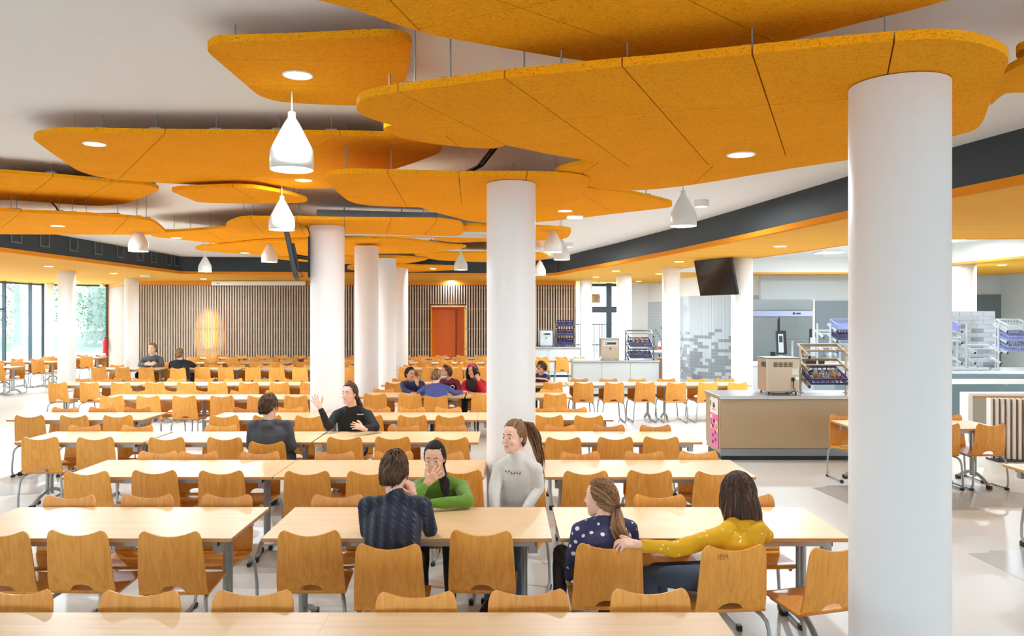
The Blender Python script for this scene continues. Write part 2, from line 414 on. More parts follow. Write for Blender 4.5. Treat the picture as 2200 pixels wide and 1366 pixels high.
# ---------------------------------------------------------------- windows towards the garden
def frame_bar(mb, a, b, z0, z1, t=0.05, w=0.05):
    a = Vector((a[0], a[1], 0)); b = Vector((b[0], b[1], 0)); d = (b-a); n = Vector((-d.y, d.x, 0)).normalized()*t/2; e = d.normalized()*0
    mb.prism([tuple((a-n)[:2]), tuple((b-n)[:2]), tuple((b+n)[:2]), tuple((a+n)[:2])], z0, z1)
GA, GB, GC = (-16.05, 32.1), (-18.15, 31.3), (-18.3, 24.0)
def window(name, a, b, zs, label, posts=(), squiggle=True):
    t = thing(name, label, 'window'); t['kind'] = 'structure'
    A = Vector(a); B = Vector(b); d = B-A; n = Vector((-d.y, d.x)).normalized()
    for s in (0.0, 1.0)+tuple(posts):
        c = A+d*s; w = 0.07
        e = d.normalized()*w/2; nn = n*0.06
        MB().prism([tuple(c-e-nn), tuple(c+e-nn), tuple(c+e+nn), tuple(c-e+nn)], 0, SOF).build('mullion', M_anthra, t)
    for z in zs:
        mb = MB(); frame_bar(mb, a, b, z-0.035, z+0.035, 0.1); mb.build('transom', M_anthra, t)
    ss = sorted((0.0, 1.0)+tuple(posts))
    for i in range(len(ss)-1):
        mb = MB(); frame_bar(mb, tuple(A+d*ss[i]), tuple(A+d*ss[i+1]), 0.07, SOF-0.07, 0.012); mb.build('pane', M_glass, t)
    return t
M_frost = plain('frosted_vinyl', S(245, 246, 247), 0.7)
w1 = window('window_1', GA, GB, (0.035, SOF-0.05), 'tall garden window beside the slat wall return')
w2 = window('window_2', GB, (-18.18, 28.9), (0.035, SOF-0.05), 'narrow tall window between two dark mullions', (0.35,))
w3 = window('window_3', (-18.18, 28.9), (-18.3, 24.0), (0.035, 2.35, SOF-0.05), 'anthracite glazed garden door at the picture edge', (0.2, 0.55,))
# squiggle safety marks on the glass
for z in (1.55, 1.05):
    for k in range(6):
        s0 = 0.06+0.15*k
        A = Vector(GA); d = Vector(GB)-A
        pts = []
        for j in range(9):
            q = A+d*(s0+0.011*j)+Vector((0.3, -0.9)).normalized()*0.02
            pts.append((q.x, q.y, z+0.055*math.sin(j*PI/2.2+k)))
        MB().tube(pts, 0.022, 6, flat=1.0).build('squiggle_mark', M_frost, w1)
# glazed door on the kitchen side
MB_ = MB()
RD = 29.6; rx0, rx1 = (1268-CX)*RD/FPX, (1330-CX)*RD/FPX
w4 = thing('door_2', 'anthracite glazed double door between two white columns', 'door'); w4['kind'] = 'structure'
xm = (1308-CX)*RD/FPX
for xx, ww in ((rx0, 0.08), (xm, 0.2), (rx1, 0.08)): MB().box(xx-ww/2, xx+ww/2, RD-0.05, RD+0.05, 0, SOF-0.05).build('mullion', M_anthra, w4)
for zz, hh in ((0.08, 0.16), (2.34, 0.22), (SOF-0.12, 0.1)): MB().box(rx0, rx1, RD-0.045, RD+0.045, zz-hh/2, zz+hh/2).build('transom', M_anthra, w4)
MB().box(rx0, xm, RD-0.006, RD+0.006, 0.1, SOF-0.1).build('pane', M_glass, w4); MB().box(xm, rx1, RD-0.006, RD+0.006, 0.1, SOF-0.1).build('pane', M_glass, w4)
sg = thing('hanging_sign', 'small brown card sign with black letters hung in the glazed door', 'sign', ((1279-CX)*29.2/FPX, 29.2, EYE+(HY-641)*29.2/FPX))
bo_ = MB().box(-0.17, 0.17, -0.01, 0.01, -0.17, 0.17).build('board', plain('kraft_card', S(190, 160, 118), 0.8), sg)
for sx in (-0.12, 0.12): MB().tube([(sx, 0, 0.17), (sx, 0, SOF-sg.location.z)], 0.004, 5).build('cord', M_black, sg)

# ---------------------------------------------------------------- outside the windows
M_sand = plain('pale_gravel', S(200, 190, 174), 0.9, var=0.08, vscale=1.0)
M_grass = plain('lawn', S(112, 150, 96), 0.9, var=0.3, vscale=2.0)
M_ivy = plain('ivy_leaves', S(98, 124, 92), 0.8, var=0.35, vscale=3.0)
M_bark = plain('grey_bark', S(112, 110, 102), 0.9, var=0.25, vscale=6.0)
M_wire = plain('green_wire', S(96, 112, 106), 0.5)
M_render = plain('pale_render', S(232, 224, 216), 0.9)
M_tile = plain('red_roof', S(206, 130, 110), 0.8)
g = MB().box(-45, 45, 33, 80, -0.2, -0.02).box(-60, -19, -20, 33, -0.2, -0.02).build('ground', M_sand); g['kind'] = 'structure'
gl = MB(); rnd = random.Random(3)
nx, ny = 40, 8; v = []; f = []
for j in range(ny+1):
    for i in range(nx+1):
        v.append((-40+26*i/nx, 47+9*j/ny, -0.03+0.75*min(1, j/4.0)+rnd.uniform(-.05, .05)*(j > 0)))
for j in range(ny):
    for i in range(nx): f.append((j*(nx+1)+i, j*(nx+1)+i+1, (j+1)*(nx+1)+i+1, (j+1)*(nx+1)+i))
lawn = gl.add(v, f, 0, True).build('lawn', M_grass); lawn['kind'] = 'structure'
def leaf_cloud(mb, c, r, n, size, rn):
    for _ in range(n):
        d = Vector((rn.gauss(0, 1), rn.gauss(0, 1), rn.gauss(0, 1))).normalized()*rn.random()**0.4
        p = Vector(c)+Vector((d.x*r[0], d.y*r[1], d.z*r[2]))
        a = Vector((rn.gauss(0, 1), rn.gauss(0, 1), rn.gauss(0, 1))).normalized(); b = a.cross(Vector((rn.gauss(0, 1), rn.gauss(0, 1), rn.gauss(0, 1)))).normalized()
        mb.add([p-a*size, p+b*size*0.5, p+a*size, p-b*size*0.5], [(0, 1, 2, 3)], 0)
    return mb
def tree(x, y, h, r, label, leaves, crown_z, cr):
    t = thing('tree', label, 'tree', (x, y, 0), 0, 'trees beyond the garden fence')
    rn = random.Random(int(x*100)); pts = [(0, 0, 0.0), (0.05, 0, h*0.3), (-0.08, 0.05, h*0.6), (0.1, 0, h)]
    MB().tube(pts, [r, r*0.8, r*0.65, r*0.45], 10).build('trunk', M_bark, t)
    for k in range(5):
        a = rn.uniform(0, 6.28); z = h*rn.uniform(0.45, 0.95)
        MB().tube([(0, 0, z), (0.6*math.cos(a), 0.3*math.sin(a), z+0.5), (1.5*math.cos(a), 0.7*math.sin(a), z+1.5)], [r*0.3, r*0.18, r*0.06], 6).build('branch', M_bark, t)
    leaf_cloud(MB(), (0, 0, crown_z), cr, leaves, 0.11, rn).build('foliage', M_ivy, t)['kind'] = 'stuff'
tree(-25.1, 49, 7, 0.72, 'thick ivy-clad tree trunk filling the garden window', 1500, 2.2, (1.3, 0.8, 2.4))
tree(-28.4, 51, 6, 0.2, 'bare slender tree behind the narrow window', 500, 3.2, (1.4, 0.8, 1.6))
tree(-30.0, 49, 6, 0.24, 'bare leaning tree outside the glazed garden door', 600, 2.0, (1.9, 0.9, 1.6))
tree(-24.0, 53, 5, 0.18, 'pale shrub-like tree beside the house gable', 700, 1.9, (1.2, 0.8, 1.4))
fe = thing('mesh_fence', 'fine green wire mesh fence across the garden', 'fence', (-25, 46.4, 0))
for k in range(7): MB().tube([(-10+k*2.5, 0, 0), (-10+k*2.5, 0, 2.1)], 0.03, 6).build('post', M_wire, fe)
wm = MB()
for k in range(150): wm.box(-10+k*0.1-0.003, -10+k*0.1+0.003, -0.003, 0.003, 0.05, 2.05)
for k in range(11): wm.box(-10, 5, -0.004, 0.004, 0.05+0.2*k-0.004, 0.05+0.2*k+0.004)
wm.build('wire_mesh', M_wire, fe)['kind'] = 'stuff'
ho = thing('house', 'pale rendered house with a red roof beyond the garden', 'house', (-27.5, 60, 0))
MB().box(-4, 4, 0, 6, 0, 4.2).build('wall', M_render, ho)
MB().add([(-4.3, -0.3, 4.2), (4.3, -0.3, 4.2), (4.3, 6.3, 4.2), (-4.3, 6.3, 4.2), (-4.3, 3, 7), (4.3, 3, 7)], [(0, 1, 5, 4), (1, 2, 5), (2, 3, 4, 5), (3, 0, 4), (3, 2, 1, 0)]).build('roof', M_tile, ho)
for xx in (-2.2, 0.4, 2.4): MB().box(xx-0.5, xx+0.5, -0.06, 0.0, 1.4, 2.9).build('window', M_anthra, ho)
b2 = thing('street_building', 'white apartment building with balcony lines outside the glazed door', 'building', (5.5, 48, 0))
MB().box(-6, 6, 0, 6, 0, 12).build('wall', M_render, b2)
for zz in (2.6, 5.2, 7.8): MB().box(-6, 6, -0.9, 0, zz, zz+0.9).build('balcony', M_white, b2)
gt = thing('metal_gate', 'grey barred metal gate outside the glazed door', 'gate', (3.6, 33.0, -0.02))
M_gate = plain('gate_steel', S(70, 72, 74), 0.5)
bar = MB().box(-0.014, 0.014, -0.014, 0.014, 0.0, 1.75).mesh('bar', M_gate)
for k in range(16): link('bar', bar, gt, (-0.9+k*0.11, 0, 0.0))
for zz in (0.1, 0.9, 1.75): MB().box(-0.95, 0.85, -0.02, 0.02, zz, zz+0.05).build('rail', M_gate, gt)

ab = thing('alarm_button', 'small red alarm button on the dark door mullion', 'alarm button', (-18.22, 28.15, EYE-(721-HY)*28.15/FPX))
MB().cbox(0.0, 0.06, -0.12, 0.02, -0.06, 0.06, 0.01).build('box', plain('alarm_red', S(220, 40, 60), 0.4), ab)
ms = thing('ceiling_motion_sensor', 'small white sensor at the window head beside the slat return', 'sensor', P(228, 610, SOF)+Vector((0, -0.3, 0)))
MB().lathe([(1e-4, 0), (0.09, 0), (0.09, -0.10), (0.05, -0.16), (1e-4, -0.17)], 16).build('housing', M_white, ms)
# ================================================================= hanging acoustic panels
def smooth_poly(pts, n=4):
    out = []; m = len(pts)
    for i in range(m):
        p0, p1, p2, p3 = (Vector(pts[(i+k-1) % m]) for k in range(4))
        for j in range(n):
            t = j/n
            # centripetal-like cubic with light tension so that straight runs stay straight
            a = (p2-p0)*0.35; b = (p3-p1)*0.35
            L12 = (p2-p1).length; a = a if a.length < L12 else a.normalized()*L12; b = b if b.length < L12 else b.normalized()*L12
            h = p1*(2*t**3-3*t*t+1)+a*(t**3-2*t*t+t)+p2*(-2*t**3+3*t*t)+b*(t**3-t*t)
            out.append((h.x, h.y))
    return out

def clip(poly, a, b, off):
    """part of poly on the left of the line a->b, moved off from it"""
    n = Vector((-(b[1]-a[1]), b[0]-a[0])).normalized(); c = n.dot(Vector(a))+off
    out = []; m = len(poly)
    for i in range(m):
        p, q = Vector(poly[i]), Vector(poly[(i+1) % m]); dp, dq = n.dot(p)-c, n.dot(q)-c
        if dp >= 0: out.append((p.x, p.y))
        if (dp >= 0) != (dq >= 0): r = p+(q-p)*(dp/(dp-dq)); out.append((r.x, r.y))
    return out

M_rod = plain('steel_rod', S(150, 155, 158), 0.4, 0.5)
PANEL_T = 0.042
def panel(label, outline, z, joints=(), cross=(), rods=(), lights=(), rod_top=None):
    w = [P(x, y, z) for x, y in outline]; poly = smooth_poly([(p.x, p.y) for p in w])
    cx = sum(p[0] for p in poly)/len(poly); cy = sum(p[1] for p in poly)/len(poly)
    t = thing('ceiling_panel', label, 'ceiling panel', (cx, cy, z))
    loc = [(x-cx, y-cy) for x, y in poly]
    pieces = [loc]
    for (a, b) in list(joints)+list(cross):
        A = P(a[0], a[1], z); B = P(b[0], b[1], z); A2 = (A.x-cx, A.y-cy); B2 = (B.x-cx, B.y-cy); nxt = []
        for pc in pieces:
            l = clip(pc, A2, B2, 0.0035); r = clip(pc, B2, A2, 0.0035)
            ok = [q for q in (l, r) if len(q) > 2 and abs(sum(q[i][0]*q[(i+1) % len(q)][1]-q[(i+1) % len(q)][0]*q[i][1] for i in range(len(q)))) > 0.02]
            nxt += ok if len(ok) == 2 else [pc]
        pieces = nxt
    for pc in pieces: MB().prism(pc, 0.0, PANEL_T).build('board', M_wool, t)
    # metal carrier channels and rods on top
    ys = [p[1] for p in loc]; y0, y1 = min(ys), max(ys)
    for s in (0.3, 0.7):
        yy = y0+(y1-y0)*s; xs = []
        for i in range(len(loc)):
            p, q = loc[i], loc[(i+1) % len(loc)]
            if (p[1]-yy)*(q[1]-yy) < 0: xs.append(p[0]+(q[0]-p[0])*(yy-p[1])/(q[1]-p[1]))
        if len(xs) >= 2:
            xa, xb = min(xs)+0.15, max(xs)-0.15
            if xb-xa > 0.3: MB().box(xa, xb, yy-0.02, yy+0.02, PANEL_T, PANEL_T+0.027).build('carrier', M_zinc, t)
    for r in rods:
        q = P(r[0], r[1], z+PANEL_T); top = r[2] if len(r) > 2 else CEIL
        ins = 0.06
        MB().tube([(q.x-cx, q.y-cy+ins, PANEL_T), (q.x-cx, q.y-cy+ins, top-z)], 0.0045, 6).build('suspension_rod', M_rod, t)
        MB().box(q.x-cx-0.05, q.x-cx+0.05, q.y-cy+ins-0.02, q.y-cy+ins+0.02, PANEL_T, PANEL_T+0.04).build('hanger', M_zinc, t)
    for l in lights: downlight(P(l[0], l[1], z), l[2] if len(l) > 2 else 1.0, l[3] if len(l) > 3 else label.replace('orange ', '').split(',')[0])
    return t

DL_N = [0]
M_trimring = plain('white_light_ring', S(240, 238, 232), 0.4)
def downlight(p, power, where, r=0.085):
    t = thing('ceiling_downlight', 'round white downlight in the '+where, 'downlight', p)
    MB().lathe([(r, 0.001), (r, -0.006), (r+0.014, -0.006), (r+0.016, 0.001)], 28).build('ring', M_trimring, t)
    MB().lathe([(1e-4, -0.004), (r, -0.004)], 28, smooth=False).build('diffuser', M_led, t)
    ld = bpy.data.lights.new('downlight_beam', 'AREA'); ld.shape = 'DISK'; ld.size = 2*r; ld.energy = 38*power; ld.color = (0.72, 0.88, 1.0)
    lo = bpy.data.objects.new('downlight_beam', ld); COL.objects.link(lo); lo.parent = t; lo.location = (0, 0, -0.012)
    return t

panel('orange panel with a corner-rounded rhombus outline, nearest to the plain ceiling',
 [(446,105),(458,94),(490,90),(600,87),(700,83),(790,78),(840,78),(868,83),(883,94),(882,110),(872,170),(864,212),(850,222),(820,227),(760,227),(680,224),(606,219),(575,212),(552,202),(500,158),(452,117)], 3.70,
 joints=[((447,126),(880,134))], cross=[((535,183),(868,190))], rods=[(498,92),(831,80)], lights=[(640,161,0.12,'rhombus-shaped orange panel')])
panel('largest orange panel, long leaf shape running over the nearest column',
 [(766,229),(775,216),(800,207),(855,197),(960,184),(1082,168),(1335,143),(1400,138),(1616,116),(1780,100),(1923,88),(2022,83),(2095,91),(2150,110),(2167,128),(2160,150),(2126,223),(2112,260),(2092,280),(2030,296),(1830,322),(1689,337),(1523,356),(1440,361),(1353,360),(1273,347),(1180,331),(1091,313),(960,292),(835,267),(785,250),(768,238)], 3.27,
 joints=[((855,197),(1088,312)),((1084,168),(1353,360)),((1335,141),(1523,355)),((1614,110),(1689,336)),((1923,79),(1880,296))], cross=[((1429,241),(2140,190))],
 rods=[(834,196,3.42),(889,186),(966,177),(1127,158),(1208,150),(1352,136,3.43),(1625,108,3.43),(1916,82)], lights=[(1592,332,0.35,'largest leaf-shaped orange panel')])
panel('orange panel cut off by the top of the picture',
 [(640,-12),(690,2),(760,20),(850,52),(930,75),(1020,92),(1100,106),(1200,123),(1260,131),(1310,134),(1370,134),(1430,131),(1510,120),(1587,106),(1693,88),(1839,51),(2037,0),(2200,-70),(2230,-150),(2000,-330),(1400,-430),(800,-330),(560,-120),(580,-50)], 3.43,
 joints=[((1067,0),(1424,123)),((1479,0),(1627,73)),((700,-140),(900,64))], cross=[((900,62),(1900,-150))], rods=[])
panel('orange panel tucked close behind the largest leaf-shaped one',
 [(1192,374),(1215,362),(1279,348),(1400,320),(1600,280),(1800,270),(1950,290),(1930,315),(1830,342),(1700,362),(1557,386),(1480,398),(1400,407),(1340,409),(1290,405),(1240,392)], 3.42,
 joints=[((1285,350),(1215,395)),((1560,330),(1480,405))], rods=[(1300,345),(1760,275)])
panel('orange panel corner seen past the nearest column at the picture edge',
 [(2128,226),(2135,205),(2150,165),(2200,137),(2300,110),(2420,150),(2380,205),(2280,205),(2200,199),(2158,202)], 3.50, joints=[((2260,120),(2240,204))], rods=[(2240,128)])
panel('small sliver of an orange panel at the upper picture edge',
 [(2183,122),(2190,108),(2250,90),(2330,100),(2330,130),(2250,148),(2200,138)], 3.62, rods=[(2260,92)])
panel('orange panel that the second column carries',
 [(697,384),(705,378),(725,374),(767,372),(986,377),(1131,377),(1205,379),(1245,384),(1265,391),(1262,402),(1250,418),(1234,434),(1200,444),(1100,447),(993,446),(875,445),(800,442),(765,437),(745,429),(715,404)], 3.37,
 joints=[((831,370),(875,444)),((985,370),(993,446)),((1134,370),(1115,446))], cross=[((730,426),(1240,431))], rods=[(741,373),(838,372),(1190,377)], lights=[])
panel('pointed orange panel behind the second column, with a long tip towards the counters',
 [(905,446),(930,440),(1000,425),(1100,412),(1200,404),(1262,404),(1328,411),(1390,424),(1436,435),(1444,440),(1435,446),(1320,459),(1249,468),(1151,477),(1044,478),(1008,475),(950,460)], 3.50,
 joints=[((1251,418),(1320,458)),((1040,420),(1080,478))], rods=[(1103,410),(1390,422)], lights=[(1214,453,0.5,'pointed orange panel behind the second column')])
panel('small orange panel peeping out under the left end of the largest one',
 [(824,279),(829,272),(850,268),(900,262),(1000,280),(1080,300),(1085,312),(1060,319),(1003,317),(930,309),(868,297),(832,286)], 3.42, joints=[((930,268),(990,318))])
panel('long orange panel above the two big pendant lamps',
 [(73,300),(80,292),(111,286),(152,284),(357,287),(519,288),(740,290),(821,292),(889,298),(936,308),(949,318),(940,330),(900,346),(838,367),(770,392),(714,404),(640,405),(539,403),(440,398),(337,392),(253,386),(200,377),(165,365),(120,335)], 3.68,
 joints=[((357,285),(253,386)),((735,288),(500,403))], cross=[((300,374),(760,384))], rods=[(150,281),(211,280),(329,281),(459,282),(595,282),(709,284)],
 lights=[(203,309,0.3,'long orange panel, at its far tip'),(653,387,0.5,'long orange panel, under the big pendant lamp')])
panel('orange panel with a dark shadowed underside at the window side',
 [(-80,364),(0,371),(115,380),(242,392),(311,397),(335,403),(341,408),(330,414),(288,431),(265,438),(213,442),(164,440),(47,431),(-80,425)], 3.70,
 joints=[((115,379),(47,431)),((240,392),(160,440))], rods=[(104,374),(320,395)])
panel('lowest orange panel at the window side with one downlight',
 [(-80,448),(0,453),(46,456),(160,461),(278,468),(320,474),(337,482),(357,500),(340,504),(164,504),(0,503),(-80,502)], 3.45,
 joints=[((46,455),(-10,500)),((275,468),(240,504))], cross=[((-40,466),(340,480))], rods=[(18,452),(30,453),(122,457),(150,459),(180,461),(248,465),(290,468),(310,471)], lights=[(124,485,1.0,'lowest orange panel of the window side')])
panel('small slim orange panel hanging between the two big pendant lamps',
 [(369,411),(387,407),(440,404),(505,402),(556,405),(623,418),(655,428),(660,432),(640,436),(540,437),(434,435),(404,426)], 3.60, joints=[((500,402),(560,437))], rods=[(405,405),(630,419)])
panel('orange panel that the column with the edge-on television carries',
 [(485,491),(490,481),(513,472),(533,470),(600,470),(738,472),(860,473),(942,474),(978,478),(992,483),(997,497),(981,507),(908,511),(826,508),(741,507),(640,505),(564,503),(523,500),(497,496)], 3.43,
 joints=[((534,466),(566,503)),((635,466),(655,505)),((740,466),(741,507)),((841,470),(826,508)),((942,470),(906,511))], rods=[(520,470),(540,468),(640,468),(908,472),(940,474)])
panel('orange panel with a downlight just behind the low window-side one',
 [(325,506),(332,501),(357,499),(432,494),(485,490),(560,487),(640,490),(700,500),(690,515),(620,523),(560,527),(503,526),(420,518),(340,510)], 3.55,
 joints=[((432,492),(500,526))], rods=[(371,497),(406,495),(447,492)], lights=[(379,511,1.0,'orange panel just behind the low window-side one')])
panel('wide flat orange panel in the deep middle of the room',
 [(420,534),(432,530),(480,527),(557,519),(657,516),(741,515),(808,513),(880,516),(926,522),(962,527),(1002,531),(960,538),(918,544),(814,545),(740,548),(660,552),(612,550),(512,545),(430,538)], 3.50,
 joints=[((557,518),(600,550)),((808,512),(740,548))], rods=[(434,529),(450,528),(563,518),(926,520)], lights=[(526,543,1.0,'wide flat orange panel deep in the room')])
panel('orange panel behind the second column, square end towards the counters',
 [(930,512),(960,495),(993,485),(1044,486),(1151,488),(1213,492),(1227,496),(1215,512),(1151,517),(1044,519),(975,521)], 3.50, joints=[((1044,484),(960,520))], rods=[(1204,490)])
panel('thin orange panel far behind the second column',
 [(890,547),(940,544),(1044,543),(1151,545),(1175,547),(1181,551),(1160,559),(1100,562),(1044,563),(944,559)], 3.55, rods=[(1040,543)])
panel('farthest orange panel above the orange door',
 [(746,576),(760,571),(850,570),(976,573),(1000,576),(976,580),(888,584),(820,583),(755,580)], 3.45, lights=[(930,577,0.3,'farthest orange panel above the orange door')])
panel('orange panel above the overlapping row of three columns',
 [(560,553),(640,553),(741,552),(850,552),(900,555),(918,557),(900,562),(852,568),(741,567),(650,562),(600,557)], 3.50, joints=[((760,552),(740,567))])

# downlights in the soffit
for px, py, pw, where in [(104,572,.6,'soffit before the window-side tables'),(245,587,.6,'soffit before the slat wall corner'),(437,599,.4,'soffit above the washed yellow spot of the slat wall'),
    (970,603,.25,'soffit over the orange door'),(1204,605,.4,'soffit over the farthest counter'),(1280,595,1,'soffit before the glazed door'),(1323,582,1,'soffit before the glass-rack column'),
    (1372,604,.2,'soffit before the pale tiled corner'),(1322,612,.4,'soffit right at the glazed door'),(1459,562,.5,'soffit before the mosaic wall'),(1676,529,1,'soffit before the steel fridge'),
    (163,605,.6,'soffit behind the window-side column'),(2153,569,1,'soffit over the kitchen glass racks'),(1416,588,.2,'soffit behind the second counter')]:
    downlight(P(px, py, SOF-0.001), pw*1.2, where, 0.10)

# small fittings of the ceiling
def box_fitting(name, label, cat, p, w, d, h):
    t = thing(name, label, cat, p); MB().cbox(-w/2, w/2, -d/2, d/2, -h, 0, 0.015).build('housing', M_white, t)
    MB().box(-w/2+0.02, w/2-0.02, -d/2+0.02, d/2-0.02, -h-0.006, -h).build('diffuser', M_lampsh, t); return t
box_fitting('ceiling_exit_lamp', 'flat white emergency lamp under the pointed orange panel', 'emergency lamp', P(1235, 463, 3.50), 0.22, 0.16, 0.05)
box_fitting('ceiling_exit_lamp', 'flat white emergency lamp in the soffit near the slat wall corner', 'emergency lamp', P(314, 591, SOF), 0.30, 0.2, 0.04)
box_fitting('ceiling_exit_lamp', 'flat white emergency lamp in the soffit behind the glass-rack column', 'emergency lamp', P(1362, 607, SOF), 0.3, 0.2, 0.04)
def can_lamp(px, py, label):
    p = P(px, py, CEIL); t = thing('ceiling_can_lamp', label, 'ceiling lamp', p)
    MB().lathe([(0.105, 0), (0.105, -0.10), (0.092, -0.10), (0.092, -0.09)], 32).build('housing', M_white, t)
    MB().lathe([(1e-4, -0.09), (0.092, -0.09)], 32, smooth=False).build('diffuser', M_led, t)
    ld = bpy.data.lights.new('can_beam', 'AREA'); ld.shape = 'DISK'; ld.size = 0.18; ld.energy = 14; ld.color = (.9, .95, 1)
    lo = bpy.data.objects.new('can_beam', ld); COL.objects.link(lo); lo.parent = t; lo.location = (0, 0, -0.105)
can_lamp(1507, 430, 'white cylinder lamp on the plain ceiling beside a pendant lamp')
can_lamp(1222, 522, 'white cylinder lamp on the ceiling near the twin pendant lamps')

# round duct and cables above the panels
du = thing('ceiling_duct', 'round white ventilation duct above the hanging panels', 'duct', (-1.9, 13.0, 3.62))
MB().tube([(-1.1, -0.3, 0), (1.8, 0.35, 0)], 0.2, 24).build('pipe', plain('duct_zinc', S(205, 210, 214), 0.4, 0.25), du)
for xx in (-0.7, 0.2, 1.1): MB().tube([(xx, -0.2+(xx+1.1)*0.224, 0.2), (xx, -0.2+(xx+1.1)*0.224, 0.25)], 0.01, 6).build('hanger', M_zinc, du)
cb = thing('ceiling_cable', 'black cable bundle drooping from the ceiling onto a hanging panel', 'cable', (0, 0, 0))
a, b = PD(1003, 370, 8.2), PD(1070, 312, 7.6)
for k, off in enumerate((-0.02, 0.02)): MB().tube([a+Vector((off, 0, 0)), a*0.55+b*0.45+Vector((off, 0, -0.05)), b+Vector((off, 0, 0.02))], 0.014, 6).build('strand', M_black, cb)
cb2 = thing('ceiling_cable', 'short black cable drooping onto the lowest window-side panel', 'cable', (0, 0, 0))
MB().tube([PD(112, 436, 10.6), PD(120, 444, 10.5), PD(127, 456, 10.4)], 0.012, 6).build('strand', M_black, cb2)

# ---------------------------------------------------------------- pendant lamps
def pendant(px, py, label, top):
    zb = 3.15; D = (zb-EYE)*FPX/(HY-py); p = Vector(((px-CX)*D/FPX, D, zb))
    t = thing('pendant_lamp', label, 'pendant lamp', p, 0, 'white pendant lamps over the tables')
    prof = [(0.146, 0.0), (0.150, 0.002), (0.152, 0.06), (0.150, 0.115), (0.144, 0.145), (0.128, 0.18), (0.058, 0.315), (0.034, 0.355), (0.027, 0.365), (0.027, 0.402), (0.022, 0.408), (1e-4, 0.408)]
    MB().lathe(prof, 40).lathe([(0.146, 0.0), (0.146, 0.11), (0.138, 0.14), (0.05, 0.30), (1e-4, 0.32)], 40).build('shade', M_lampsh, t)
    MB().ball((0, 0, 0.17), 0.04, n=14).build('bulb', M_bulb, t)
    MB().tube([(0, 0, 0.40), (0, 0, top-zb)], 0.006, 6).build('cord', M_lampsh, t)
    ld = bpy.data.lights.new('bulb_light', 'POINT'); ld.energy = 4; ld.color = (1, .95, .88); ld.shadow_soft_size = 0.045
    lo = bpy.data.objects.new('bulb_light', ld); COL.objects.link(lo); lo.parent = t; lo.location = (0, 0, 0.11)
for px, py, label, top in [
  (627, 365, 'large white pendant lamp hanging lowest under the rhombus-shaped panel', 3.70),
  (605.5, 494, 'white pendant lamp in front of the edge-on television', 3.68),
  (1468, 486, 'white pendant lamp beside the ceiling cylinder lamp towards the kitchen', 3.87),
  (297.5, 540, 'white pendant lamp before the square air grilles', 3.45),
  (1188, 542, 'front one of the twin white pendant lamps by the second column', 3.50),
  (1207, 558, 'rear one of the twin white pendant lamps by the second column', 3.87),
  (440.5, 584, 'white pendant lamp before the corner of the slate-grey band', 3.87),
  (990, 580, 'white pendant lamp above the orange door', 3.87),
  (1160, 591, 'small far white pendant lamp just past the second column', 3.87),
  (579, 563, 'white pendant lamp half hidden by the edge-on television', 3.87)]:
    pendant(px, py, label, top)
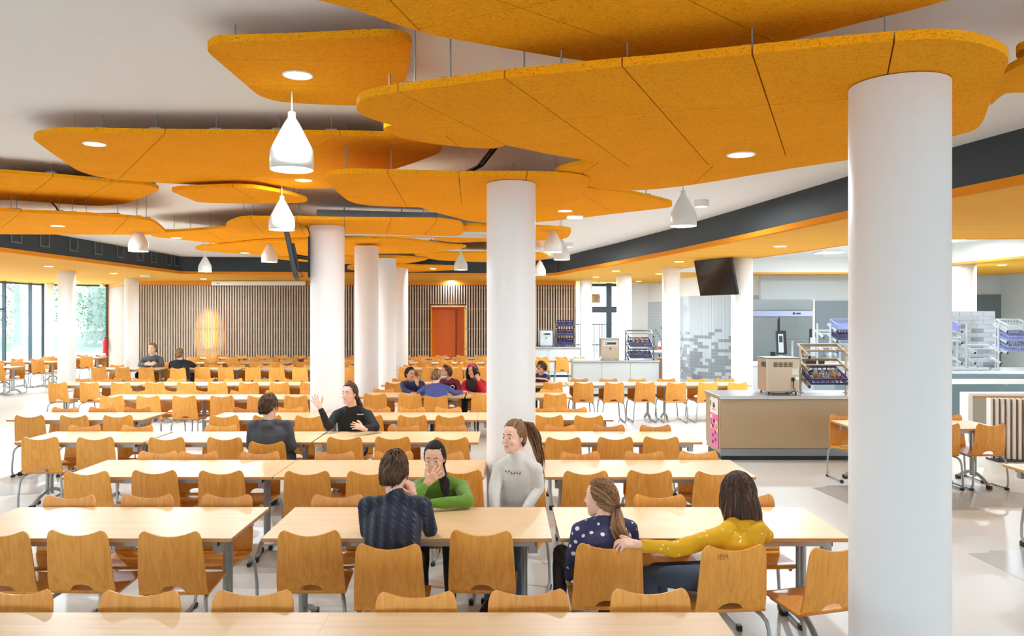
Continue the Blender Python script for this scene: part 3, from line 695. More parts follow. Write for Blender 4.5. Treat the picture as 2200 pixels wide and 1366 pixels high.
# ================================================================= chairs
def chair_meshes():
    us = [-1, -0.965, -0.91, -0.82, -0.68, -0.52, -0.357, -0.25, -0.125, 0, 0.125, 0.25, 0.357, 0.52, 0.68, 0.82, 0.91, 0.965, 1]
    # seat: profile points (y, z, half width), from the front lip to the bend under the back
    prof = [(0.214, 0.417, 0.150), (0.212, 0.426, 0.176), (0.200, 0.434, 0.193), (0.170, 0.438, 0.201), (0.10, 0.434, 0.203), (0.02, 0.427, 0.203), (-0.06, 0.421, 0.204), (-0.13, 0.417, 0.206),
            (-0.165, 0.417, 0.207), (-0.182, 0.423, 0.208), (-0.191, 0.435, 0.209)]
    def solid(rows, th):
        bm = bmesh.new(); vv = [[bm.verts.new(p) if p else None for p in r] for r in rows]
        for a, b in zip(vv, vv[1:]):
            for i in range(len(a)-1):
                q = [a[i], a[i+1], b[i+1], b[i]]
                if None not in q: bm.faces.new(q)
        bmesh.ops.recalc_face_normals(bm, faces=bm.faces)
        bmesh.ops.solidify(bm, geom=bm.faces[:], thickness=th)
        for f in bm.faces: f.smooth = True
        return bm
    seat_rows = [[(u*w, y, z-0.010*(1-u*u)*(0.4 if 0.05 < i/10 < 0.8 else 0.0)) for u in us] for i, (y, z, w) in enumerate(prof)]
    def top(u):
        a = abs(u); z = 0.822-0.034*(1-min(1, a/0.80)**2)
        if a > 0.80: z -= 0.052*(1-math.sqrt(max(0, 1-((a-0.80)/0.20)**2)))
        return z
    def bottom(u):
        return 0.435+0.040*math.sqrt(max(0, 1-(u/0.357)**2)) if abs(u) < 0.357 else 0.435
    K = 9; rows = []
    for k in range(K+1):
        s = k/K; r = []
        for u in us:
            z = bottom(u)+(top(u)-bottom(u))*s
            h = (z-0.435)/0.387
            y = -0.191-0.012*min(1, h*6)-0.048*h - 0.018*(1-u*u)*min(1, h*2.5)
            w = 0.209-0.010*h-0.012*h*h
            r.append((u*w, y, z))
        rows.append(r)
    out = {}
    for nm, rr in (('seat', seat_rows), ('backrest', rows)):
        bm = solid(rr, 0.011); me = bpy.data.meshes.new(nm); bm.to_mesh(me); bm.free()
        me.materials.append(M_ply)
        me.set_sharp_from_angle(angle=0.7)
        out[nm] = me
    for s in (-1, 1):
        path = [(0.150*s, 0.165, 0.398), (0.165*s, 0.05, 0.400), (0.178*s, -0.10, 0.398), (0.192*s, -0.175, 0.390), (0.205*s, -0.215, 0.365), (0.212*s, -0.232, 0.32),
                (0.224*s, -0.240, 0.18), (0.228*s, -0.236, 0.075), (0.228*s, -0.220, 0.034), (0.227*s, -0.185, 0.021), (0.224*s, -0.12, 0.020), (0.212*s, 0.20, 0.020)]
        for tag_, n in (('hi', 10), ('lo', 6)): out['leg%d%s' % (s, tag_)] = MB().tube(path, 0.0125, n).mesh('leg', M_tube)
        out['cap%d' % s] = MB().cbox(0.212*s-0.018, 0.212*s+0.018, 0.165, 0.215, 0.0, 0.038, 0.012).mesh('foot_cap', M_black)
        out['heel%d' % s] = MB().cbox(0.228*s-0.017, 0.228*s+0.017, -0.248, -0.185, 0.0, 0.030, 0.012).mesh('foot_cap', M_black)
    out['bar'] = MB().tube([(-0.155, 0.11, 0.400), (0.155, 0.11, 0.400)], 0.011, 8).tube([(-0.172, -0.06, 0.400), (0.172, -0.06, 0.400)], 0.011, 8).mesh('crossbar', M_tube)
    return out
CH = chair_meshes()
def make_chair(detail):
    t = thing('canteen_chair', 'chair', 'chair')
    link('seat', CH['seat'], t); link('backrest', CH['backrest'], t)
    for s in (-1, 1):
        l = link('leg', CH['leg%d%s' % (s, 'hi' if detail else 'lo')], t)
        if detail: link('foot_cap', CH['cap%d' % s], l); link('foot_cap', CH['heel%d' % s], l)
    if detail: link('crossbar', CH['bar'], t)
    return t
chair_hi, chair_lo = make_chair(True), make_chair(False)
used_proto = {}
def put_chair(x, y, rz, label, group='bent plywood canteen chairs'):
    key = 'hi' if y < 12.5 else 'lo'; src = chair_hi if key == 'hi' else chair_lo
    if key in used_proto: o = copy_tree(src)
    else: o = src; used_proto[key] = 1
    o.location = (x, y, 0); o.rotation_euler = (0, 0, rz); o['label'] = label; o['group'] = group
    return o

# ================================================================= tables
M_steelcap = M_black
def table_meshes(L):
    W = 0.80; h = L/2; d = {}
    d['top'] = MB().cbox(-h, h, -W/2, W/2, 0.7455, 0.750, 0.006).mesh('tabletop', M_top)
    d['edge'] = MB().cbox(-h, h, -W/2, W/2, 0.7245, 0.7455, 0.006).mesh('edge_band', M_edge)
    d['rail_y'] = MB().box(-h+0.10, h-0.10, -0.015, 0.015, 0.688, 0.7245).mesh('frame_rail', M_tube)
    d['rail_x'] = MB().box(-0.015, 0.015, -0.33, 0.33, 0.688, 0.7245).mesh('frame_rail', M_tube)
    d['post'] = MB().tube([(0, 0, 0.10), (0, 0, 0.69)], 0.019, 12).mesh('leg', M_tube)
    d['bracket'] = MB().cbox(-0.03, 0.03, -0.20, 0.20, 0.655, 0.69, 0.008).mesh('bracket', M_tube)
    d['block'] = MB().cbox(-0.028, 0.028, -0.03, 0.03, 0.635, 0.70, 0.006).mesh('corner_block', M_tube)
    arch = [(0, -0.345, 0.028), (0, -0.30, 0.052), (0, -0.20, 0.105), (0, -0.10, 0.138), (0, 0, 0.148), (0, 0.10, 0.138), (0, 0.20, 0.105), (0, 0.30, 0.052), (0, 0.345, 0.028)]
    d['arch'] = MB().tube(arch, 0.021, 10).mesh('foot_arch', M_tube)
    d['cap'] = MB().cbox(-0.026, 0.026, -0.035, 0.035, 0.0, 0.048, 0.014).mesh('foot_cap', M_black)
    d['endcap'] = MB().box(-0.003, 0.003, -0.0155, 0.0155, 0.6875, 0.725).mesh('end_cap', M_black)
    return d
TBL = {L: table_meshes(L) for L in (1.8, 1.4)}
TPROTO = {}
def make_table(L, detail):
    d = TBL[L]; h = L/2; t = thing('canteen_table', 'table', 'table')
    tp = link('tabletop', d['top'], t); link('edge_band', d['edge'], tp)
    for s in (-1, 1):
        r = link('frame_rail', d['rail_y'], t, (0, 0.345*s, 0))
        if detail:
            for q in (-1, 1): link('end_cap', d['endcap'], r, (q*(h-0.098), 0, 0))
        link('frame_rail', d['rail_x'], t, ((h-0.115)*s, 0, 0))
        if detail: link('bracket', d['bracket'], t, ((h-0.16)*s, 0, 0))
        for q in (-1, 1): link('leg', d['post'], t, ((h-0.16)*s, 0.042*q, 0))
        a = link('foot_arch', d['arch'], t, ((h-0.16)*s, 0, 0))
        if detail:
            for q in (-1, 1): link('foot_cap', d['cap'], a, (0, 0.335*q, 0)); link('corner_block', d['block'], t, ((h-0.115)*s, 0.30*q, 0))
    return t
def put_table(x0, x1, yf, label, rz=0, shift=0):
    L = 1.4 if x1-x0 < 1.6 else 1.8; key = (L, yf < 12.5)
    if key in TPROTO: o = copy_tree(TPROTO[key])
    else: o = TPROTO[key] = make_table(*key)
    o.location = ((x0+x1)/2, yf+0.40+shift, 0); o.rotation_euler = (0, 0, rz); o['label'] = label; o['group'] = 'beech-topped canteen tables'
    return o

def X(px, D): return (px-CX)*D/FPX
rj = random.Random(11)
COLXY = [(X(c[0], c[1]), c[1]) for c in COLUMNS]
SIDE = {'n': 'near', 'f': 'far'}
def lay_row(rowname, tables, yf, near=None, far=None, dy_near=0.17, dy_far=0.63, jit=0.025, taken=()):
    """tables: (x0, x1); near/far: chair x positions (or (x, dy, degrees)) on the camera side and on the other side"""
    for k, tb in enumerate(tables):
        put_table(tb[0], tb[1], yf+(tb[2] if len(tb) > 2 else 0), 'beech-topped table, %s from the windows in the %s' % (ORD(k), rowname))
    def auto():
        r = []
        for tb in tables:
            n = 3 if tb[1]-tb[0] > 1.6 else 2
            r += [tb[0]+(tb[1]-tb[0])*(i+0.5)/n for i in range(n)]
        return r
    for side, lst in (('n', near if near is not None else auto()), ('f', far if far is not None else auto())):
        pos = [(c if isinstance(c, tuple) else (c, 0, None)) for c in lst]
        for sd_, px_, py_ in taken:             # chairs that people sit on stand where their sitter is
            if sd_ == side and pos:
                i_ = min(range(len(pos)), key=lambda i: abs(pos[i][0]-px_)); pos[i_] = (px_, py_-yf-(dy_near if side == 'n' else dy_far), 0)
        pos = sorted(p_ for p_ in pos if all((p_[0]-c_[0])**2+(yf+p_[1]+(dy_near if side == 'n' else dy_far)-c_[1])**2 > 0.48**2 for c_ in COLXY))
        for k, (x, dy, deg) in enumerate(pos):
            rz = math.radians(deg) if deg is not None else rj.gauss(0, 1)*math.radians(2.5)
            if side == 'n': y = yf+dy_near+dy+rj.uniform(-jit, jit); r = rz
            else: y = yf+dy_far+dy+rj.uniform(-jit, jit); r = PI+rz
            if abs(rz) < 0.3: pass
            put_chair(x+rj.uniform(-jit, jit)*0.5, y, r, 'plywood chair, %s from the windows on %s side of %s' % (ORD(k), SIDE[side], rowname))

def XR(D, *px): return [X(p, D) for p in px]
# rows counted away from the camera
lay_row('front-most table row', [(-2.61, -0.81), (-0.81, 0.99)], 2.90, [], XR(3.79, 22, 303, 543, 903, 1148, 1398), dy_far=0.64)
lay_row('second table row', [(-3.50, -1.69), (-1.515, 0.295), (0.315, 2.165)], 4.93,
        XR(4.9, 18, 182, 374, 663)+[(X(838, 4.62), -0.29, -1)]+XR(4.9, 1042)+[(X(1301, 4.6), -0.30, 1), (X(1563, 4.57), -0.33, 6), (X(1770, 4.58), -0.32, 17)],
        XR(5.83, 159, 319, 482, 728)+[(X(955, 6.03), 0.47, 0), (X(1108, 6.05), 0.50, -10)]+XR(5.83, 1418, 1608))
lay_row('third table row', [(-3.79, -1.99), (-1.985, -0.18), (0.33, 2.16)], 6.80,
        XR(6.75, 192, 334, 477, 660, 792, 985, 1253, 1394, 1532), XR(7.65, 337, 428, 559, 720, 845, 955, 1252, 1381, 1504))
lay_row('fourth table row', [(-5.34, -3.94), (-3.91, -2.11), (-2.10, -0.28), (0.34, 2.16)], 8.66,
        XR(8.6, 85, 201, 357, 485)+[(X(577, 8.3), -0.30, 0)]+XR(8.6, 740, 846, 972, 1211, 1323, 1423), XR(9.5, 180, 293, 470, 640, 745, 867, 967, 1198, 1306, 1410), taken=[('f', X(757, 9.6), 9.60)])
lay_row('fifth table row', [(-6.60, -4.79), (-3.98, -2.18), (-2.17, -0.37), (-0.36, 1.43)], 10.52,
        XR(10.45, 62, 160, 248, 480, 573, 667, 790, 885, 972, 1095, 1178, 1262), XR(11.4, 141, 220, 298, 530, 622, 696, 810, 884, 963, 1165, 1237))
lay_row('sixth table row', [(-6.74, -4.94), (-4.93, -3.13)], 13.1)
lay_row('column-side sixth table row', [(-2.49, -0.69), (-0.67, 1.14)], 13.42,
        taken=[('n', X(938, 13.3), 13.27), ('f', X(966, 14.5), 14.52), ('f', X(1020, 14.5), 14.54), ('f', X(888, 14.5), 14.52)])
lay_row('seventh table row', [(-9.05, -7.25), (-7.15, -5.35), (-5.33, -3.53), (-2.45, -0.65), (-0.6, 1.22), (1.24, 3.05), (3.06, 4.87)], 15.7, taken=[('f', X(1160, 16.9), 16.88)])
lay_row('eighth table row', [(-10.6, -8.8), (-8.6, -6.8), (-6.7, -4.9), (-4.85, -3.05), (-2.8, -1.0), (-0.9, 0.9)], 20.3, taken=[('f', X(326, 21.4), 21.42), ('n', X(390, 20.2), 20.17)])
lay_row('ninth table row', [(-9.9, -8.1), (-8.0, -6.2), (-6.1, -4.3), (-3.2, -1.4), (-1.3, 0.5)], 22.8)
lay_row('tenth table row', [(-10.2, -8.4), (-8.3, -6.5), (-6.4, -4.6), (-3.6, -1.8), (-1.7, 0.1)], 25.4)
lay_row('table by the farthest counter', [(0.85, 2.65)], 24.3)
lay_row('nearest window-side table', [(-14.8, -13.0)], 20.9)
lay_row('middle window-side table', [(-15.1, -13.3)], 23.3)
lay_row('hindmost window-side table', [(-15.0, -13.2)], 25.7)
lay_row('table by the island counter', [(4.27, 6.10)], 9.68, [(X(2022, 9.75), 0.05, 0), (X(2116, 9.75), 0.08, 5)], XR(10.55, 1812, 2035))
lay_row('picture-edge table', [(4.62, 6.42)], 6.6, [5.05, 5.7, 6.2], [5.05, 5.7])
# ================================================================= kitchen side
M_kwall = plain('kitchen_wall_paint', S(190, 197, 200), 0.6)
M_wtile = plain('white_tile', S(192, 198, 202), 0.2)
M_gtile = plain('grey_tile', S(146, 148, 153), 0.22)
M_grout = plain('grout', S(206, 208, 208), 0.8)
M_dgrey = plain('dark_grey_panel', S(122, 132, 138), 0.35)
M_lgrey = plain('light_grey_laminate', S(196, 200, 198), 0.4)
M_taupe = plain('taupe_laminate', S(178, 154, 120), 0.5)
M_ktop = plain('steel_worktop', S(190, 192, 192), 0.25, 0.75)
M_navy = plain('navy_plastic', S(58, 52, 98), 0.4)
M_lilac = plain('lilac_plastic', S(140, 148, 200), 0.4)
M_greyp = plain('grey_plastic', S(190, 196, 200), 0.4)
M_amber = plain('amber_tea', S(190, 110, 40), 0.12)
M_clear = glass('drinking_glass', (0.94, 0.97, 0.98, 1), 0.35, 0.05)
M_strip = plain('blue_control_strip', S(160, 168, 200), 0.4)
M_green = plain('green_lamp', S(40, 200, 90), 0.4, emit=(0.1, 1, 0.3, 1), estr=1.5)

# walls
struct('wall_right', MB().box(7.9, 15.5, 24.6, 24.8, 0, CEIL), M_kwall)
struct('wall_side_light_block', MB().box(15.3, 15.5, 12.0, 24.6, 0, CEIL), M_kwall)  # second wall added to close the kitchen's open side against sky light
wp = [(4.32, 29.7), (4.95, 31.2), (5.6, 31.2), (6.5, 29.6), (6.9, 27.0)]
struct('wall_corner', ribbon(MB(), wp, 0, SOF, -0.12), M_white)
MC = [(5.92, 27.4), (5.93, 27.0), (5.97, 26.6), (6.05, 26.2), (6.18, 25.85), (6.36, 25.55), (6.6, 25.33), (6.9, 25.18), (7.3, 25.08), (8.3, 25.0)]
mw = struct('wall_mosaic', ribbon(MB(), MC, 0, SOF, -0.15), M_kwall)
ribbon(MB(), offset_line(MC, 0.004), 2.76, SOF, -0.01).build('upper_band', M_white, mw)
# walk along the curve and lay 10 cm tiles
def walk(pts, step):
    out = []; acc = 0; d = 0
    segs = [(Vector(a), Vector(b)) for a, b in zip(pts, pts[1:])]; tot = sum((b-a).length for a, b in segs); s = 0
    while s < tot-1e-4:
        q = s
        for a, b in segs:
            l = (b-a).length
            if q <= l: out.append((a+(b-a)*(q/l), (b-a).normalized())); break
            q -= l
        s += step
    return out
rt = random.Random(5); tw = 0.106
wt, gt_ = MB(), MB(); wk = walk(MC, tw)
for r in range(26):
    z = r*tw; prob = max(0.0, min(0.86, (1.72-z)/1.35)) if z < 1.75 else 0
    run = 0; g = False
    for i, (p, d) in enumerate(wk[:-1]):
        if run <= 0: g = rt.random() < prob; run = rt.choice([1, 2, 2, 3])
        run -= 1
        q = wk[i+1][0]; n = Vector((d.y, -d.x)); a = p+d*0.003; b = q-d*0.003
        o1, o2 = n*0.0005, n*0.008
        mb = gt_ if g else wt
        v = [(*(a+o1), z+.003), (*(b+o1), z+.003), (*(b+o1), z+tw-.003), (*(a+o1), z+tw-.003), (*(a+o2), z+.003), (*(b+o2), z+.003), (*(b+o2), z+tw-.003), (*(a+o2), z+tw-.003)]
        mb.add(v, [(4, 5, 6, 7), (0, 1, 5, 4), (1, 2, 6, 5), (2, 3, 7, 6), (3, 0, 4, 7)])
wt.build('white_tile_field', M_wtile, mw)['kind'] = 'stuff'; gt_.build('grey_tile_field', M_gtile, mw)['kind'] = 'stuff'
wc = bpy.data.objects['wall_corner']; ct, cg = MB(), MB()
for (a, b) in ((wp[2], wp[3]), (wp[3], wp[4])):
    for r in range(25):
        kk = walk([a, b], tw)
        for i, (p, d) in enumerate(kk[:-1]):
            q = kk[i+1][0]; n = Vector((d.y, -d.x)); z = r*tw
            mb = cg if rt.random() < max(0, (1.75-z)/2.2) else ct
            a1, b1 = p+d*0.003+n*0.006, q-d*0.003+n*0.006
            mb.add([(*a1, z+.003), (*b1, z+.003), (*b1, z+tw-.003), (*a1, z+tw-.003)], [(0, 1, 2, 3)])
ct.build('white_tile_field', M_wtile, wc)['kind'] = 'stuff'; cg.build('grey_tile_field', M_gtile, wc)['kind'] = 'stuff'
MB().box(4.35, 4.9, 29.5, 29.6, 0, 0.001)

# grey wall panels with the dairy sign
pnl = MB().box(9.55, 11.1, 24.56, 24.6, 0.5, 2.57).build('wall_panel', M_dgrey, bpy.data.objects['wall_right'])
MB().box(9.40, 9.55, 24.55, 24.6, 0.0, 2.62).build('panel_trim', M_white, bpy.data.objects['wall_right'])
MB().box(12.9, 15.5, 24.56, 24.6, 0.5, 2.76).build('wall_panel', plain('slate_panel', S(104, 114, 120), 0.4), bpy.data.objects['wall_right'])
def text(body, size, mat, loc, rot=(PI/2, 0, 0), parent=None, name='lettering', align='LEFT', ext=0.003):
    cu = bpy.data.curves.new(name, 'FONT'); cu.body = body; cu.size = size; cu.extrude = ext; cu.align_x = align; cu.resolution_u = 3
    to = bpy.data.objects.new('tmp', cu); COL.objects.link(to)
    dg = bpy.context.evaluated_depsgraph_get(); me = bpy.data.meshes.new_from_object(to.evaluated_get(dg)); bpy.data.objects.remove(to)
    me.materials.clear(); me.materials.append(mat)
    o = link(name, me, parent, loc); o.rotation_euler = rot; return o
ls = thing('dairy_sign', 'dark wall sign with red letters LAIT half hidden by a column', 'sign', (13.25, 24.54, 2.3))
MB().box(-0.25, 1.0, 0, 0.02, -0.1, 0.5).build('board', M_dgrey, ls)
MB().ball((0.30, -0.005, 0.25), 0.18, 0.008, 0.09).build('leaf_patch', plain('leaf_green', S(130, 170, 120), 0.7), ls)
text('LAIT', 0.26, plain('dark_red', S(120, 40, 30), 0.6), (0.07, -0.004, -0.06), parent=ls)

# steel fridge
fr = thing('fridge', 'tall two-door stainless steel kitchen fridge with blue control strip', 'fridge', (X(1674, 22.2), 22.2, 0))
MB().box(-0.95, 0.95, 0.06, 0.85, 0.12, 2.57).build('body', M_steel, fr)
MB().box(-0.95, 0.95, 0.0, 0.06, 2.27, 2.55).build('top_panel', M_steel, fr)
st = MB().box(-0.95, 0.95, -0.005, 0.06, 2.10, 2.25).build('control_strip', M_strip, fr)
MB().box(0.38, 0.44, -0.01, 0, 2.15, 2.21).build('display', M_black, st); MB().box(0.47, 0.60, -0.01, 0, 2.16, 2.20).build('display', M_black, st)
for s in (-1, 1):
    d = MB().cbox(min(s*0.01, s*0.94), max(s*0.01, s*0.94), 0.0, 0.06, 0.15, 2.08, 0.02).build('door', M_steel, fr)
    xx = -0.02 if s < 0 else 0.87
    MB().box(xx-0.02, xx+0.03, -0.03, 0.0, 1.25, 2.02 if s < 0 else 1.75).build('handle', M_black, d)
for sx in (-0.8, 0.8):
    for sy in (0.15, 0.75): MB().cyl(sx, sy, 0, 0.12, 0.03, 12).build('foot', M_black, fr)

# ---------------------------------------------------------------- counters
def counter(label, x0, x1, y0, y1, h, front, top, plinth, npan):
    t = thing('counter', label, 'counter', ((x0+x1)/2, (y0+y1)/2, 0)); w, d = (x1-x0)/2, (y1-y0)/2
    MB().box(-w+0.03, w-0.03, -d+0.06, d-0.03, 0.09, h-0.05).build('body', front, t)
    MB().box(-w+0.05, w-0.05, -d+0.09, d-0.05, 0.0, 0.07).build('plinth', M_black, t)
    MB().box(-w+0.02, w-0.02, -d+0.035, -d+0.06, 0.07, 0.17).build('kick_rail', plinth, t)
    MB().cbox(-w, w, -d, d, h-0.05, h, 0.012).build('worktop', top, t)
    pw = (2*w-0.06)/npan
    for k in range(npan): MB().box(-w+0.03+k*pw+0.004, -w+0.03+(k+1)*pw-0.004, -d+0.04, -d+0.06, 0.18, h-0.06).build('front_panel', front, t)
    MB().box(-w+0.018, -w+0.03, -d+0.06, d-0.04, 0.17, h-0.06).build('side_panel', front, t)
    return t
isl = counter('taupe island counter with steel top and a pink poster on its side', 3.14, 5.75, 11.64, 12.56, 0.95, M_taupe, M_ktop, M_steel, 1)
for xx in (-1.0, 0.9):
    MB().cyl(xx, -0.36, 0.0, 0.09, 0.02, 10).build('foot', M_black, isl)
counter('pale grey three-panel counter with a water dispenser and glass rack', 1.76, 4.06, 20.8, 21.6, 0.95, M_lgrey, M_ktop, M_lgrey, 3)
counter('farthest pale grey counter against the slat wall', 0.9, 2.62, 27.4, 28.1, 1.04, M_lgrey, M_ktop, M_lgrey, 3)
# pink drinks poster
po = thing('poster', 'pink drinks poster with small food pictures on the island counter side', 'poster', (3.152, 12.0, 0.52), PI/2*3)
M_pink = plain('pink_print', S(242, 110, 170), 0.5); M_paper = plain('cream_print', S(236, 230, 214), 0.5); M_ink = plain('dark_print', S(70, 50, 80), 0.5)
MB().box(-0.22, 0.22, -0.004, 0, -0.37, 0.13).build('pink_field', M_pink, po); MB().box(-0.22, 0.22, -0.004, 0, 0.13, 0.37).build('header', M_paper, po)
MB().box(-0.19, -0.10, -0.006, -0.004, -0.1, 0.10).build('glass_picture', M_paper, po); MB().box(-0.17, -0.12, -0.008, -0.006, -0.05, 0.05).build('drink', plain('berry', S(170, 40, 70), 0.5), po)
MB().lathe([(1e-4, 0), (0.09, 0)], 20, smooth=False, M=Matrix.Translation((0.15, -0.006, -0.05)) @ Matrix.Rotation(PI/2, 4, 'X')).build('plate_picture', M_paper, po)
MB().lathe([(1e-4, 0), (0.06, 0)], 14, smooth=False, M=Matrix.Translation((0.15, -0.008, -0.05)) @ Matrix.Rotation(PI/2, 4, 'X')).build('food', plain('curry', S(214, 150, 50), 0.5), po)
for bx, bz in ((0.0, 0.02), (-0.07, -0.06), (0.09, -0.14), (-0.06, -0.2), (0.09, -0.25), (-0.06, -0.3)): MB().box(bx-0.045, bx+0.045, -0.006, -0.004, bz-0.025, bz+0.025).build('caption', M_ink, po)
text('MENU', 0.10, M_ink, (-0.13, -0.006, 0.22), parent=po, name='heading'); bpy.data.objects['heading'].data.name = 'heading'
# heading is only the two dark lines one can make out
bpy.data.objects.remove(bpy.data.objects['heading'])
for bx0, bx1, bz0, bz1 in ((-0.06, -0.03, 0.22, 0.29), (-0.02, 0.05, 0.22, 0.27), (-0.02, 0.03, 0.275, 0.295), (-0.08, 0.08, 0.19, 0.20), (-0.2, -0.16, 0.24, 0.31)): MB().box(bx0, bx1, -0.006, -0.004, bz0, bz1).build('heading_mark', M_ink, po)

# ---------------------------------------------------------------- water dispensers
def dispenser(label, x, y, z, w, d, h, back, mat):
    t = thing('water_dispenser', label, 'water dispenser', (x, y, z))
    MB().cbox(-w/2, w/2, -d/2, d/2, 0.035, h, 0.03).build('body', mat, t)
    MB().cbox(-w/2-0.005, w/2+0.005, -d/2-0.005, d/2+0.005, h, h+0.012, 0.03).build('lid', M_steel, t)
    for sx in (-1, 1):
        for sy in (-1, 1): MB().cyl(sx*(w/2-0.05), sy*(d/2-0.05), 0, 0.04, 0.014, 8).build('foot', M_black, t)
    if back:
        for k in range(4):
            vm = MB().box(-w/2+0.10+k*0.075, -w/2+0.16+k*0.075, -d/2-0.003, -d/2, h-0.13, h-0.055).build('vent', M_taupe, t)
            for j in range(5): MB().box(-w/2+0.10+k*0.075, -w/2+0.16+k*0.075, -d/2-0.006, -d/2-0.003, h-0.125+j*0.014, h-0.119+j*0.014).build('vent_slot', M_black, vm)
        for k in range(3): MB().box(-w/2-0.003, -w/2, -d/2+0.05+k*0.07, -d/2+0.10+k*0.07, h-0.13, h-0.055).build('vent', M_black, t)
        MB().box(w/2-0.12, w/2-0.03, -d/2-0.003, -d/2, h-0.24, h-0.15).build('type_plate', M_paper, t)
        MB().box(w/2-0.06, w/2-0.03, -d/2-0.01, -d/2, h-0.31, h-0.28).build('power_switch', M_green, t)
        MB().box(w/2-0.13, w/2-0.095, -d/2-0.03, -d/2, h-0.34, h-0.285).build('plug', M_black, t)
        MB().tube([(w/2-0.11, -d/2-0.03, h-0.34), (w/2-0.12, -d/2-0.045, h-0.42), (w/2-0.09, -d/2-0.05, 0.06), (w/2-0.2, -d/2-0.05, 0.012), (-w/2+0.05, -d/2-0.04, 0.012)], 0.008, 6).build('cable', M_black, t)
    else:
        MB().box(-w/2+0.05, w/2-0.05, -d/2-0.012, -d/2, h-0.19, h-0.06).build('front_panel', M_greyp, t)
        MB().box(-w/2+0.10, w/2-0.08, -d/2-0.016, -d/2-0.012, h-0.15, h-0.09).build('button_strip', M_fascia, t)
        MB().cyl(-w/2+0.13, 0, 0, 0.01, 0.014, 12, M=Matrix.Translation((0, -d/2-0.014, h-0.12)) @ Matrix.Rotation(PI/2, 4, 'X')).build('lamp', M_green, t)
        MB().tube([(0, -d/2, h-0.24), (0, -d/2-0.05, h-0.24), (0, -d/2-0.06, h-0.28)], 0.012, 8).build('spout', M_black, t)
        MB().box(-w/2+0.02, w/2-0.02, -d/2-0.14, -d/2, 0.0, 0.03).build('drip_tray', M_steel, t)
    return t
M_bsteel = plain('warm_brushed_steel', S(188, 170, 146), 0.32, 0.6)
dispenser('steel water dispenser seen from behind on the taupe island counter', X(1672, 12.1), 12.1, 0.95, 0.50, 0.46, 0.535, True, M_bsteel)
dispenser('steel water dispenser with a green lamp on the three-panel counter', X(1309, 21.1), 21.1, 0.95, 0.47, 0.42, 0.56, False, M_bsteel)
dispenser('pale water dispenser on the farthest counter', X(1173, 27.75), 27.7, 1.04, 0.44, 0.42, 0.56, False, M_greyp)

# ---------------------------------------------------------------- glass racks, baskets and glasses
def basket_mesh(w, d, h):
    rim = MB(); t = 0.014
    for z0, z1 in ((0, 0.03), (h-0.03, h)):
        rim.box(-w/2, w/2, -d/2, -d/2+t, z0, z1).box(-w/2, w/2, d/2-t, d/2, z0, z1).box(-w/2, -w/2+t, -d/2+t, d/2-t, z0, z1).box(w/2-t, w/2, -d/2+t, d/2-t, z0, z1)
    bars = MB()
    for k in range(9):
        xx = -w/2+t/2+(w-t)*k/8
        for yy in (-d/2+t/2, d/2-t/2): bars.box(xx-0.007, xx+0.007, yy-0.006, yy+0.006, 0.03, h-0.03)
        yy = -d/2+t/2+(d-t)*k/8
        for xx in (-w/2+t/2, w/2-t/2): bars.box(xx-0.006, xx+0.006, yy-0.007, yy+0.007, 0.03, h-0.03)
    grid = MB()
    for k in range(9):
        xx = -w/2+t+(w-2*t)*(k+0.5)/9; grid.box(xx-0.005, xx+0.005, -d/2+t, d/2-t, 0.004, 0.014)
        yy = -d/2+t+(d-2*t)*(k+0.5)/9; grid.box(-w/2+t, w/2-t, yy-0.005, yy+0.005, 0.006, 0.016)
    return rim, bars, grid
BK = {}
def basket(label, loc, tilt, w, d, h, mat, rz=0):
    t = thing('glass_basket', label, 'basket', loc, rz, 'glass baskets on the racks'); t.rotation_euler = (tilt, 0, rz)
    for nm, mb in zip(('rim', 'side_bars', 'base_grid'), basket_mesh(w, d, h)):
        k = (nm, w, d, h, mat.name)
        if k not in BK: BK[k] = mb.mesh(nm, mat)
        o = link(nm, BK[k], t)
        if nm != 'rim': o['kind'] = 'stuff'
    return t
GL = {}
def glass_cup(label, loc, tilt, mat, r=0.036, h=0.095, rz=0, up=True):
    if mat.name not in GL:
        GL[mat.name] = (MB().lathe([(1e-4, 0.004), (r*0.8, 0.0), (r, h), (r-0.004, h), (r*0.8-0.003, 0.010), (1e-4, 0.010)], 16).mesh('wall', M_clear),
                        MB().lathe([(1e-4, 0.011), (r*0.79, 0.011), (r*0.93, h*0.8), (1e-4, h*0.8)], 16).mesh('tea', mat) if mat is not M_clear else None)
    t = thing('drinking_glass', label, 'glass', loc, 0, 'drinking glasses in the baskets'); t.rotation_euler = (tilt, 0, rz)
    a, b = GL[mat.name]; o = link('wall', a, t)
    if b: link('tint', b, t)
    return t
